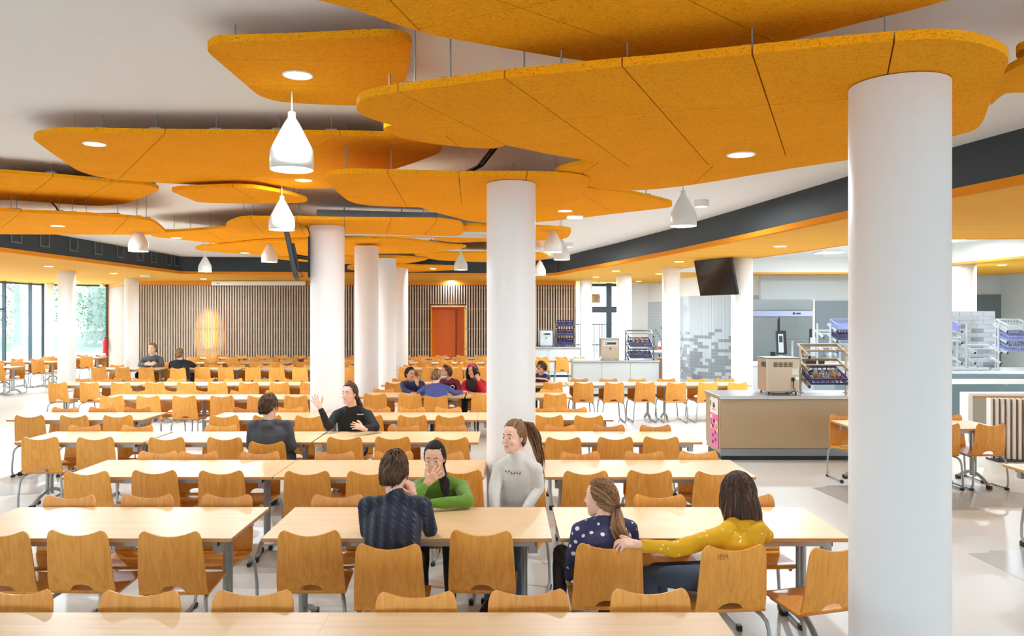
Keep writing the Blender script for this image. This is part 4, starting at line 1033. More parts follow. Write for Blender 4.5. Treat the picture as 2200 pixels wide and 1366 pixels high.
def glass_rack(label, x, y, z, w, d, h, tiers, tilt, mat=None):
    """two posts, tilted U-shaped shelf arms on each tier (tier heights given)"""
    mat = mat or M_steel
    t = thing('glass_rack', label, 'rack', (x, y, z))
    for s in (-1, 1):
        MB().tube([(s*w/2, 0, 0), (s*w/2, 0, h)], 0.02, 12).build('post', mat, t)
        MB().cyl(s*w/2, 0, 0, 0.012, 0.045, 16).build('foot_plate', mat, t)
    for zz in tiers:
        R = Matrix.Translation((0, 0, zz)) @ Matrix.Rotation(tilt, 4, 'X')
        for s in (-1, 1):
            MB().box(s*(w/2-0.04)-0.014, s*(w/2-0.04)+0.014, -d/2, d/2, -0.02, 0.02, M=R).build('shelf_arm', mat, t)
            MB().box(s*(w/2-0.04)-0.016, s*(w/2-0.04)+0.016, -d/2-0.006, -d/2, -0.022, 0.022, M=R).build('arm_cap', M_black, t)
        MB().box(-w/2+0.05, w/2-0.05, d/2-0.03, d/2, -0.02, 0.02, M=R).build('shelf_bar', mat, t)
        MB().box(-w/2, w/2, -0.012, 0.012, -0.012, 0.012, M=R).build('cross_tube', mat, t)
    return t
def fill(rackname, x, y, z, tilt, w, d, spots, mats):
    for k, (sx, sy) in enumerate(spots):
        R = Matrix.Rotation(tilt, 4, 'X'); p = Vector((x, y, z))+R @ Vector((sx*w, sy*d, 0.03))
        m = mats[k % len(mats)]
        glass_cup('%s glass, %s from the wall side in the %s' % ('tea-coloured' if m is M_amber else 'clear', ORD(k), rackname), p, tilt, m)
# island rack: lowest tier carries a navy basket with amber and clear glasses
ix, iy = X(1769, 12.1), 12.1; TL = -0.33
glass_rack('steel tilted-shelf rack with one navy basket on the island counter', ix, iy, 0.95, 0.69, 0.52, 0.72, [0.20, 0.42, 0.64], -TL, M_bsteel)
basket('navy glass basket tilted on the island counter rack', (ix, iy+0.01, 0.95+0.225), -TL, 0.56, 0.50, 0.10, M_navy)
fill('navy basket on the island', ix, iy, 0.95+0.225, -TL, 0.56, 0.50, [(-0.38, 0.3), (-0.30, -0.2), (-0.16, -0.25), (-0.02, 0.1), (0.06, -0.1), (0.16, -0.2), (0.22, 0.1), (0.30, -0.2), (0.36, 0.15), (-0.2, 0.1)],
     [M_clear, M_amber, M_amber, M_clear, M_clear, M_amber, M_amber, M_amber, M_clear, M_clear])
# three-panel counter rack
rx_, ry_ = X(1374, 21.1), 21.1
glass_rack('steel rack with two navy baskets on the three-panel counter', rx_, ry_, 0.95, 0.74, 0.5, 0.78, [0.10, 0.40, 0.70], 0.30)
for k, zz in enumerate((0.125, 0.425)):
    nm = ('lower', 'upper')[k]
    basket('%s navy glass basket of the three-panel counter rack' % nm, (rx_, ry_, 0.95+zz), 0.30, 0.58, 0.48, 0.10, M_navy)
    fill('%s basket of the three-panel counter' % nm, rx_, ry_, 0.95+zz, 0.30, 0.58, 0.48, [(-0.36, -0.2), (-0.14, -0.25), (0.08, -0.22), (0.30, -0.24), (-0.24, 0.2), (0.0, 0.22), (0.24, 0.2)], [M_clear, M_amber, M_amber, M_clear] if k else [M_clear])
fx, fy = X(1214, 27.75), 27.7
glass_rack('steel rack with three navy baskets on the farthest counter', fx, fy, 1.04, 0.70, 0.48, 0.80, [0.10, 0.42, 0.74], 0.30)
for k, zz in enumerate((0.125, 0.445, 0.765)):
    nm = ('lowest', 'middle', 'topmost')[k]
    basket('%s navy glass basket of the farthest counter rack' % nm, (fx, fy, 1.04+zz), 0.30, 0.56, 0.46, 0.10, M_navy)
    fill('%s basket of the farthest counter' % nm, fx, fy, 1.04+zz, 0.30, 0.56, 0.46, [(-0.34, -0.2), (-0.1, -0.25), (0.12, -0.22), (0.34, -0.24), (-0.2, 0.2), (0.1, 0.22)], [M_clear])
cup = thing('paper_cup', 'small white cup beside the dispenser on the three-panel counter', 'cup', (X(1291, 20.95), 20.95, 0.95))
MB().lathe([(1e-4, 0), (0.028, 0), (0.038, 0.10), (0.034, 0.10), (0.026, 0.008), (1e-4, 0.008)], 16).build('wall', M_white, cup)

# ---------------------------------------------------------------- serving line
sv = thing('serving_counter', 'long white kitchen serving counter behind the low beige cabinet', 'counter', (10.4, 16.6, 0))
MB().box(-3.7, 4.5, -0.45, 0.75, 0.94, 1.0).build('worktop', M_ktop, sv)
MB().box(-3.75, 4.5, -0.75, -0.45, 0.76, 0.84).build('tray_rail', M_white, sv)
MB().box(-3.7, 4.5, -0.40, 0.7, 0.08, 0.94).build('front', plain('pale_blue_grey_front', S(128, 152, 158), 0.3), sv)
for xx in (-2.0, -0.35, 1.1, 2.4): MB().tube([(xx, -0.40, 0.78), (xx, -0.62, 0.72), (xx, -0.65, 0.76)], 0.02, 8).build('rail_bracket', M_greyp, sv)
MB().box(-3.7, 4.5, -0.32, 0.7, 0.0, 0.08).build('plinth', M_fascia, sv)
tp = struct('wall_partition', MB().box(8.7, 10.80, 17.55, 17.62, 1.0, 2.22), M_grout)
bw, bh = 0.262, 0.0925; rb = random.Random(9)
bm_w = MB().box(0.003, bw-0.003, -0.010, 0.0, 0.003, bh-0.003).mesh('tile', M_wtile); bm_g = MB().box(0.003, bw-0.003, -0.010, 0.0, 0.003, bh-0.003).mesh('tile', M_gtile)
GREY = {(9, 3), (8, 4), (6, 2), (6, 4), (5, 3), (4, 1), (4, 4), (3, 2), (3, 5), (2, 4), (1, 1), (1, 3), (0, 5), (2, 0), (5, 0), (6, 0), (7, 1)}
for r in range(13):
    off = -(bw/2) if r % 2 else 0
    for k in range(9):
        x0 = 8.7+off+k*bw
        if x0 < 8.69 or x0+bw > 10.81: continue
        link('tile', bm_g if (r, k-2) in GREY else bm_w, tp, (x0, 17.55, 1.0+r*bh))
# serving racks right of the big column
def kitchen_rack(label, x, y, z, w, tiers, bk, rz=0):
    glass_rack(label, x, y, z, w, 0.5, 0.95, tiers, 0.28, M_greyp)
    for zz, mat, nm in bk: basket('%s of the %s' % (nm, label.split(' with')[0]), (x, y, z+zz), 0.28, 0.5, 0.46, 0.11, mat)
kitchen_rack('first kitchen rack with stacked pale baskets', X(2030, 16.6), 16.7, 1.0, 0.62, [0.20, 0.62, 0.86], [(0.645, M_greyp, 'middle grey glass basket'), (0.885, M_lilac, 'upper lilac glass basket')])
kitchen_rack('second kitchen rack with empty shelves', X(2117, 16.6), 16.75, 1.0, 0.62, [0.20, 0.42], [])
kitchen_rack('third kitchen rack with stacked lilac baskets', X(2190, 16.4), 16.6, 1.0, 0.62, [0.42, 0.64, 0.86], [(0.445, M_lilac, 'lower lilac bottle basket'), (0.665, M_lilac, 'middle lilac glass basket'), (0.885, M_greyp, 'upper grey glass basket')])
fill('lower lilac bottle basket of the kitchen', X(2190, 16.4), 16.6, 1.0+0.445, 0.28, 0.5, 0.46, [(-0.36, -0.2), (-0.2, -0.25), (-0.04, -0.22), (0.12, -0.24), (0.28, -0.22), (-0.28, 0.15)], [M_clear])
kitchen_rack('fourth kitchen rack with lilac baskets before the grey wall panel', X(1815, 17.2), 17.2, 1.0, 0.62, [0.42, 0.64, 0.86], [(0.665, M_navy, 'middle navy glass basket'), (0.885, M_lilac, 'upper lilac glass basket')])
kitchen_rack('fifth kitchen rack with empty shelves near the fridge', X(1765, 17.9), 17.5, 1.0, 0.50, [0.42, 0.72], [])
# clear trays on the worktop
for k, px in enumerate((2045, 2072, 2100)):
    tr = thing('plastic_tray', 'clear plastic tray lying on the serving counter, %s from the column' % ORD(k), 'tray', (X(px, 16.5), 16.45, 1.0))
    tr.rotation_euler = (0, 0, 0.4)
    MB().cbox(-0.16, 0.16, -0.12, 0.12, 0.0, 0.02, 0.02).build('base', M_greyp, tr)
    MB().box(-0.16, -0.145, -0.12, 0.12, 0.02, 0.06).box(0.145, 0.16, -0.12, 0.12, 0.02, 0.06).build('rim', M_greyp, tr)
# left stretch of the serving line with sneeze guard
sl = thing('serving_counter', 'white kitchen counter with glass sneeze guard behind the island', 'counter', (8.2, 19.4, 0))
MB().box(-2.2, 2.3, -0.5, 0.5, 0.92, 0.98).build('worktop', M_white, sl)
MB().box(-2.15, 2.3, -0.45, 0.5, 0.08, 0.92).build('front', M_kwall, sl); MB().box(-2.1, 2.3, -0.38, 0.45, 0, 0.08).build('plinth', M_fascia, sl)
for xx in (-1.2, 0.2, 1.6): MB().tube([(xx, 0, 0.98), (xx, 0, 1.52)], 0.022, 10).build('post', M_greyp, sl)
MB().cbox(-1.5, 2.2, -0.35, 0.35, 1.52, 1.54, 0.2).build('glass_shelf', glass('green_edge_glass', (0.85, 0.95, 0.92, 1), 0.3), sl)
# card terminal on its stand
ct_ = thing('badge_terminal', 'black and white badge terminal on a stand behind the steel dispenser', 'terminal', (X(1677, 18.95), 18.95, 0.98))
MB().cbox(-0.05, 0.05, -0.05, 0.05, 0, 0.3, 0.01).build('stand', M_greyp, ct_)
R = Matrix.Translation((0, -0.05, 0.5)) @ Matrix.Rotation(-0.12, 4, 'X')
MB().cbox(-0.12, 0.12, -0.05, 0.08, -0.28, 0.28, 0.04, M=R).build('body', M_black, ct_)
MB().cbox(-0.09, 0.03, -0.065, -0.05, -0.24, 0.20, 0.005, M=R).build('front_plate', M_greyp, ct_); MB().box(-0.07, 0.01, -0.07, -0.065, 0.0, 0.15, M=R).build('screen', M_fascia, ct_)
MB().box(-0.24, -0.13, -0.02, 0.06, 0.05, 0.28).build('side_box', M_black, ct_)
tb_ = thing('counter_scale', 'black flat device on the white kitchen counter', 'device', (X(1748, 18.9), 18.9, 0.98))
MB().cbox(-0.22, 0.22, -0.12, 0.12, 0, 0.16, 0.02).build('body', M_black, tb_); MB().cbox(-0.06, 0.06, 0.02, 0.08, 0.16, 0.62, 0.02, M=Matrix.Rotation(0.0, 4, 'Y')).build('column', M_greyp, tb_)
for k, px in enumerate((1735, 1782)):
    bx = thing('plastic_box', 'clear plastic box on the white kitchen counter, %s from the fridge' % ORD(k), 'box', (X(px, 19.2), 19.2, 0.98))
    MB().box(-0.13, 0.13, -0.1, 0.1, 0, 0.02).build('base', M_greyp, bx)
    wl_ = MB().box(-0.13, -0.125, -0.1, 0.1, 0.02, 0.24).box(0.125, 0.13, -0.1, 0.1, 0.02, 0.24).box(-0.125, 0.125, -0.1, -0.095, 0.02, 0.24).box(-0.125, 0.125, 0.095, 0.1, 0.02, 0.24).build('walls', M_clear, bx)

# low beige cabinet and slatted divider
lc = thing('low_cabinet', 'low beige cabinet with white top edge before the serving counter', 'cabinet', (9.0, 13.9, 0))
MB().box(-1.2, 2.4, -0.58, -0.40, 0.0, 0.79).build('body', plain('stone_laminate', S(168, 162, 150), 0.5), lc); MB().box(-1.28, 2.4, -0.64, -0.38, 0.79, 0.83).build('top', M_white, lc)
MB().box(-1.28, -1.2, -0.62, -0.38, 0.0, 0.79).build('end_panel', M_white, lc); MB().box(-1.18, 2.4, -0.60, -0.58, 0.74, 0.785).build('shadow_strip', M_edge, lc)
dv_ = thing('slatted_divider', 'curved low divider of white and brown upright slats', 'divider', (7.15, 11.75, 0))
M_brown = plain('brown_slat', S(140, 108, 78), 0.6)
sw = MB().box(-0.018, 0.018, -0.05, 0.05, 0.03, 0.91).mesh('slat', M_white); sb = MB().box(-0.016, 0.016, -0.02, 0.05, 0.03, 0.90).mesh('slat', M_brown)
for k in range(22):
    a = k*0.03; link('slat', sw if k % 2 == 0 else sb, dv_, (0.036*k, 0.25*math.sin(a*1.5)*-1, 0), -a*0.6)
MB().box(-0.02, 0.8, -0.22, 0.06, 0.0, 0.03).build('base', M_fascia, dv_)

# bin and chest in the corridor behind the second counter
bn = thing('waste_bin', 'brown tub bin behind the three-panel counter', 'bin', (X(1420, 23.0), 23.0, 0))
MB().lathe([(1e-4, 0.0), (0.22, 0.0), (0.26, 0.85), (0.29, 0.87), (0.29, 0.92), (0.25, 0.92), (0.2, 0.05)], 24).build('tub', M_brown, bn); MB().box(-0.2, 0.2, -0.03, 0.03, 0.86, 0.90).build('rim_bar', M_rail, bn)
sd = thing('side_unit', 'grey wall unit with pale top in the corridor behind the counters', 'cabinet', (X(1414, 25.5), 25.6, 0))
MB().box(-0.5, 0.5, -0.3, 0.35, 0, 0.95).build('body', M_dgrey, sd); MB().box(-0.52, 0.52, -0.32, 0.36, 0.95, 0.99).build('top', M_white, sd)
MB().box(-0.02, 0.02, -0.305, -0.3, 0.1, 0.9).build('door_gap', M_black, sd)
sp = thing('soap_dispenser', 'small white and red bottle on the corridor wall unit', 'bottle', (X(1417, 25.5), 25.5, 0.99))
MB().lathe([(1e-4, 0), (0.05, 0), (0.05, 0.24), (0.02, 0.28), (0.02, 0.32), (1e-4, 0.32)], 16).build('bottle', M_white, sp); MB().lathe([(0.052, 0.04), (0.052, 0.14)], 16).build('band', plain('red_band', S(190, 60, 60), 0.5), sp)

# ---------------------------------------------------------------- televisions on the columns
def television(label, colx, coly, side, z, yaw, tilt, w=0.98, h=0.58, off=0.62):
    """yaw: direction the screen faces (0 = towards the camera)"""
    t = thing('tv_screen', label, 'television', (colx, coly, z))
    R = Matrix.Translation((side*off, -0.05, 0)) @ Matrix.Rotation(yaw, 4, 'Z') @ Matrix.Rotation(tilt, 4, 'X')
    MB().cbox(-w/2, w/2, -0.03, 0.03, -h/2, h/2, 0.008, M=R).build('housing', M_black, t)
    MB().box(-w/2+0.012, w/2-0.012, -0.034, -0.03, -h/2+0.02, h/2-0.012, M=R).build('screen', plain('screen_glass', S(34, 26, 24), 0.08), t)
    p = R @ Vector((0, 0.05, 0))
    MB().cbox(-0.12, 0.12, 0.03, 0.07, -0.18, 0.18, 0.01, M=R).build('mount_plate', M_black, t)
    MB().tube([p, ((p.x+side*0.24)/2, p.y*0.6, p.z-0.02), (side*0.25, 0, -0.02)], 0.03, 8).build('arm', M_black, t)
    MB().box(min(side*0.232, side*0.27), max(side*0.232, side*0.27), -0.06, 0.06, -0.3, 0.3).build('column_plate', M_black, t)
    MB().tube([(side*0.25, 0, 0.3), (side*0.28, -0.02, 0.42), (side*0.36, -0.02, 0.50), (side*0.33, -0.02, 0.58)], 0.008, 6).build('cable', M_black, t)
    MB().tube([R @ Vector((-side*w*0.3, 0.04, -h*0.3)), R @ Vector((-side*w*0.35, 0.10, -h*0.5)), R @ Vector((-side*w*0.25, 0.05, -h*0.48))], 0.006, 6).build('cable', M_black, t)
    return t
television('television on a column seen nearly edge-on', X(703.5, 11.62), 11.62, -1, 2.98, -1.34, 0.20, 1.05, 0.66, 0.50)
television('dark television tilted down on a column beside the mosaic wall', X(1594, 17.4), 17.4, -1, 2.96, -1.08, 0.24, 1.15, 0.80, 0.58)
# ---------------------------------------------------------------- fire extinguisher by the windows
fx_ = thing('fire_extinguisher', 'red fire extinguisher hanging at the end of the slat wall return', 'extinguisher', (X(227, 31.6), 31.55, 0.62))
M_red = plain('signal_red', S(214, 30, 44), 0.3)
MB().lathe([(1e-4, 0), (0.085, 0.0), (0.09, 0.03), (0.09, 0.46), (0.06, 0.54), (0.03, 0.57), (0.03, 0.60), (1e-4, 0.60)], 20).build('cylinder', M_red, fx_)
MB().tube([(0, 0, 0.58), (0.1, -0.03, 0.66), (0.14, -0.02, 0.5), (0.13, -0.02, 0.15)], 0.012, 6).build('hose', M_black, fx_); MB().box(-0.03, 0.08, -0.02, 0.02, 0.6, 0.65).build('lever', M_black, fx_)
MB().box(-0.04, 0.04, 0.08, 0.2, 0.2, 0.5).build('wall_bracket', M_zinc, fx_)
M_kled = emissive('kitchen_led', (0.92, 0.97, 1.0, 1), 5.0)
# square kitchen luminaires in the raised kitchen ceiling
for k, (x, y) in enumerate([(7.3, 14.6), (9.4, 14.6), (8.0, 18.0), (10.0, 18.0), (8.8, 21.6), (10.0, 21.6)]):
    t = thing('ceiling_luminaire', 'flat kitchen ceiling luminaire, %s from the island counter' % ORD(k), 'ceiling lamp', (x, y, CEIL))
    MB().box(-0.32, 0.32, -0.32, 0.32, -0.05, 0).build('frame', M_white, t); MB().box(-0.29, 0.29, -0.29, 0.29, -0.055, -0.05).build('diffuser', M_kled, t)
    ld = bpy.data.lights.new('kitchen_light', 'AREA'); ld.size = 0.58; ld.energy = 11; ld.color = (0.88, 0.95, 1.0)
    lo = bpy.data.objects.new('kitchen_light', ld); COL.objects.link(lo); lo.parent = t; lo.location = (0, 0, -0.065)

text('OT', 0.15, M_ink, (-0.02, -0.012, -0.03), parent=sg, name='lettering')
MB().box(-0.05, 0.13, -0.013, -0.010, -0.09, -0.075).build('arrow_mark', M_ink, sg); MB().box(-0.1, 0.1, -0.013, -0.010, 0.11, 0.125).build('arrow_mark', M_ink, sg)
# faint pencil scribble on the back of one chair
M_pencil = plain('pencil', S(184, 118, 48), 0.6)
for o in list(COL.objects):
    if o.name.startswith('canteen_chair') and abs(o.location.x-X(1563, 4.57)) < 0.06 and o.location.y < 5.0:
        tx = text('1EM', 0.042, M_pencil, (-0.115, -0.2665, 0.745), (PI/2-0.12, 0, 0), o, 'pencil_scribble', ext=0.0006); break
# ================================================================= people
from mathutils import noise as mnoise
WORK = bpy.data.scenes.new('workbench')      # empty side scene in which body surfaces are fused
def capsule(mb, a, ra, b, rb, n=14, sx=1.0, side=None):
    """round-ended tapered limb; sx flattens it along side"""
    a, b = Vector(a), Vector(b); ax = (b-a); l = ax.length; ax = ax.normalized() if l > 1e-6 else Vector((0, 0, 1))
    u = Vector(side) if side is not None else (Vector((0, 0, 1)) if abs(ax.z) < 0.9 else Vector((1, 0, 0)))
    u = (u-ax*u.dot(ax)).normalized(); w = ax.cross(u); v = []; f = []
    rings = [(a, ra, -PI/2+PI/2*i/4) for i in range(5)]+[(b, rb, PI/2*i/4) for i in range(5)]
    for c, r, t in rings:
        for j in range(n):
            p = 2*PI*j/n; rr = max(r*math.cos(t), 1e-4)
            v.append(c+ax*(r*math.sin(t))+u*(rr*sx*math.cos(p))+w*(rr*math.sin(p)))
    for i in range(len(rings)-1):
        for j in range(n): f.append((i*n+j, i*n+(j+1) % n, (i+1)*n+(j+1) % n, (i+1)*n+j))
    f.append(tuple(range(n-1, -1, -1))); f.append(tuple((len(rings)-1)*n+j for j in range(n)))
    mb.add(v, f, 0, True)
def loft(mb, rings, side, fwd, n=22, p=2.3):
    """rings: (centre, rx along side, ry along fwd); closed at both ends"""
    v = []; f = []
    for c, rx, ry in rings:
        for j in range(n):
            t = 2*PI*j/n; ct, st = math.cos(t), math.sin(t)
            v.append(Vector(c)+side*(rx*math.copysign(abs(ct)**(2/p), ct))+fwd*(ry*math.copysign(abs(st)**(2/p), st)))
    for i in range(len(rings)-1):
        for j in range(n): f.append((i*n+j, i*n+(j+1) % n, (i+1)*n+(j+1) % n, (i+1)*n+j))
    f.append(tuple(range(n-1, -1, -1))); f.append(tuple((len(rings)-1)*n+j for j in range(n)))
    mb.add(v, f, 0, True)
def ellipsoid(mb, c, R, rx, ry, rz, n=14):
    M = Matrix.Translation(c) @ R.to_4x4(); mb.ball((0, 0, 0), rx, ry, rz, n, 0, M)
def remesh(mb, voxel, smooth=4, fold=0.0, fscale=9.0, seed=0.0):
    me = mb.mesh('tmp', []); o = bpy.data.objects.new('tmp', me); WORK.collection.objects.link(o)
    m = o.modifiers.new('r', 'REMESH'); m.mode = 'VOXEL'; m.voxel_size = voxel; m.use_smooth_shade = True
    if smooth: s = o.modifiers.new('s', 'SMOOTH'); s.factor = 0.5; s.iterations = smooth
    vl = WORK.view_layers[0]; vl.update(); dg = vl.depsgraph
    out = bpy.data.meshes.new_from_object(o.evaluated_get(dg)); bpy.data.objects.remove(o); bpy.data.meshes.remove(me)
    if fold:
        n = len(out.vertices); co = np.empty(n*3); nr = np.empty(n*3)
        out.vertices.foreach_get('co', co); out.vertex_normals.foreach_get('vector', nr)
        co = co.reshape(-1, 3); nr = nr.reshape(-1, 3)
        for i in range(n):
            p = co[i]*fscale; p = Vector((p[0]+seed, p[1]+seed*1.7, p[2]))
            co[i] += nr[i]*(fold*(mnoise.noise(p)+0.5*mnoise.noise(Vector((p.x*2.1, p.y*2.1, p.z*3.4)))))
        out.vertices.foreach_set('co', co.ravel()); out.update()
    out.polygons.foreach_set('use_smooth', [True]*len(out.polygons))
    return out
def join_meshes(name, meshes, mats):
    v, f, mi = [], [], []
    for k, me in enumerate(meshes):
        o = len(v); v += [tuple(x.co) for x in me.vertices]; f += [tuple(i+o for i in p.vertices) for p in me.polygons]; mi += [0]*len(me.polygons)
        bpy.data.meshes.remove(me)
    me = bpy.data.meshes.new(name); me.from_pydata(v, [], f)
    for m in mats: me.materials.append(m)
    me.polygons.foreach_set('use_smooth', [True]*len(f)); me.update(); return me

def skin_mat(name, col):
    m, nt, b = new_mat(name)
    b.inputs['Base Color'].default_value = col; b.inputs['Roughness'].default_value = 0.5
    b.inputs['Specular IOR Level'].default_value = 0.35
    return m
SK_fair = skin_mat('skin_fair', S(236, 190, 166)); SK_mid = skin_mat('skin_medium', S(226, 176, 146)); SK_tan = skin_mat('skin_tan', S(206, 152, 120))
M_eye = plain('eye_white', S(236, 232, 228), 0.25); M_iris = plain('iris_dark', S(52, 42, 38), 0.2); M_lip = plain('lip', S(196, 112, 104), 0.4)
def hair_mats(name, a, b, c):
    return [plain(name+'_%d' % i, x, 0.6, spec=0.3, var=0.25, vscale=40) for i, x in enumerate((a, b, c))]
HR_brown = hair_mats('brown_hair', S(66, 46, 33), S(92, 65, 45), S(118, 86, 59))
HR_light = hair_mats('chestnut_hair', S(104, 70, 44), S(138, 98, 64), S(172, 130, 88))
HR_black = hair_mats('black_hair', S(26, 20, 20), S(38, 30, 28), S(54, 42, 38))
HR_dark = hair_mats('dark_brown_hair', S(52, 36, 28), S(76, 52, 38), S(110, 78, 56))
HR_sand = hair_mats('sandy_hair', S(116, 84, 54), S(150, 114, 76), S(184, 146, 100))

def hand(mb, wrist, d, nrm, s, left, curl=0.3, spread=0.12, thumb=0.5):
    """palm, four unequal bent fingers and a thumb off the side of the palm; d: finger direction, nrm: back of the hand"""
    d = Vector(d).normalized(); nrm = Vector(nrm); nrm = (nrm-d*nrm.dot(d)).normalized(); lat = d.cross(nrm)*(1 if left else -1)   # lat points to the thumb
    W = Vector(wrist)
    capsule(mb, W-d*0.03*s, 0.024*s, W+d*0.02*s, 0.026*s, 12, 0.8, nrm)
    for x, L, r in ((0.027, 0.078, 0.0125), (0.009, 0.082, 0.013), (-0.009, 0.079, 0.0125), (-0.026, 0.072, 0.0115)): capsule(mb, W+lat*(x*0.6*s), 0.014*s, W+lat*(x*s)+d*(L*s), r*s, 10)
    for k, (x, L0, ln) in enumerate(((0.029, 0.078, 0.068), (0.010, 0.083, 0.076), (-0.010, 0.080, 0.070), (-0.028, 0.072, 0.056))):
        p = W+lat*(x*s)+d*(L0*s); sp = (1.5-k)/1.5*spread
        c = curl*(1+0.10*k); ang = 0.0; r = 0.0092*s
        for seg, fr in enumerate((0.45, 0.31, 0.24)):
            ang += c*(0.9 if seg else 0.75)
            dd = (d*math.cos(ang)-nrm*math.sin(ang)+lat*sp).normalized(); q = p+dd*(ln*fr*s)
            capsule(mb, p, r, q, r*0.92, 8); p = q; r *= 0.92
    p = W+lat*0.022*s+d*0.022*s; dd = (lat*0.85+d*0.6-nrm*0.25).normalized()
    for ln, tw in ((0.036, 0), (0.030, thumb), (0.024, thumb*1.4)):
        e = (dd*(1-0.35*tw)+d*0.55*tw-nrm*0.25*tw).normalized(); q = p+e*(ln*s); capsule(mb, p, 0.0125*s, q, 0.0108*s, 8); p = q; dd = e

def head_mesh(mb, R, c, s):
    rings = [(-.114, .020, .064, .014), (-.104, .034, .055, .030), (-.085, .047, .038, .053), (-.06, .056, .022, .071), (-.03, .062, .010, .083), (0, .067, .003, .088), (.03, .071, -.001, .092), (.06, .069, -.005, .090), (.085, .058, -.008, .076), (.103, .038, -.010, .051), (.114, .012, -.010, .016)]
    sd, fw, up = R @ Vector((1, 0, 0)), R @ Vector((0, 1, 0)), R @ Vector((0, 0, 1))
    T = lambda x, y, z: c+(sd*x+fw*y+up*z)*s
    loft(mb, [(T(0, yc, z), rx*s, ry*s) for z, rx, yc, ry in rings], sd, fw, 28, 2.15)
    capsule(mb, T(0, .086, .016), .008*s, T(0, .105, -.020), .0105*s, 10)                                     # nose
    for q in (-1, 1):
        ellipsoid(mb, T(q*.010, .096, -.024), R, .008*s, .010*s, .007*s)                                      # nostrils
        ellipsoid(mb, T(q*.034, .062, -.028), R, .026*s, .026*s, .026*s)                                      # cheeks
        capsule(mb, T(q*.014, .090, .030), .007*s, T(q*.042, .078, .030), .006*s, 8)                          # brow ridge
        ellipsoid(mb, T(q*.071, -.004, -.004), R @ Matrix.Rotation(q*-0.35, 3, 'Z'), .007*s, .018*s, .031*s)  # ears
    capsule(mb, T(-.016, .088, -.052), .006*s, T(.016, .088, -.052), .006*s, 8); capsule(mb, T(-.012, .086, -.062), .007*s, T(.012, .086, -.062), .007*s, 8)
    ellipsoid(mb, T(0, .074, -.094), R, .022*s, .020*s, .018*s)
    return T

def face_parts(T, R, s, root, off, lips=True):
    eyes = MB(); irises = MB(); brow = MB(); lip = MB()
    for q in (-1, 1):
        eyes = MB(); ellipsoid(eyes, T(q*.031, .0815, .006)-off, R, .0135*s, .007*s, .0068*s, 12)
        e = eyes.build('eye', M_eye, root)
        ir = MB(); ellipsoid(ir, T(q*.031, .0868, .006)-off, R, .0062*s, .0028*s, .0062*s, 10); ir.build('iris', M_iris, e)
        b = MB(); b.tube([T(q*.013, .0955, .034)-off, T(q*.030, .0905, .037)-off, T(q*.046, .0775, .030)-off], [.0022*s, .0030*s, .0014*s], 6); b.build('eyebrow', HRCUR[0][0], root)
    if lips:
        lip.tube([T(-.024, .080, -.053)-off, T(-.009, .0918, -.0535)-off, T(0, .0922, -.0550)-off, T(.009, .0918, -.0535)-off, T(.024, .080, -.053)-off], [.0015*s, .0036*s, .0034*s, .0036*s, .0015*s], 6)
        lip.tube([T(-.020, .081, -.056)-off, T(0, .0922, -.0625)-off, T(.020, .081, -.056)-off], [.0015*s, .0048*s, .0015*s], 6)
        lip.build('lips', M_lip, root)
HRCUR = [HR_brown]

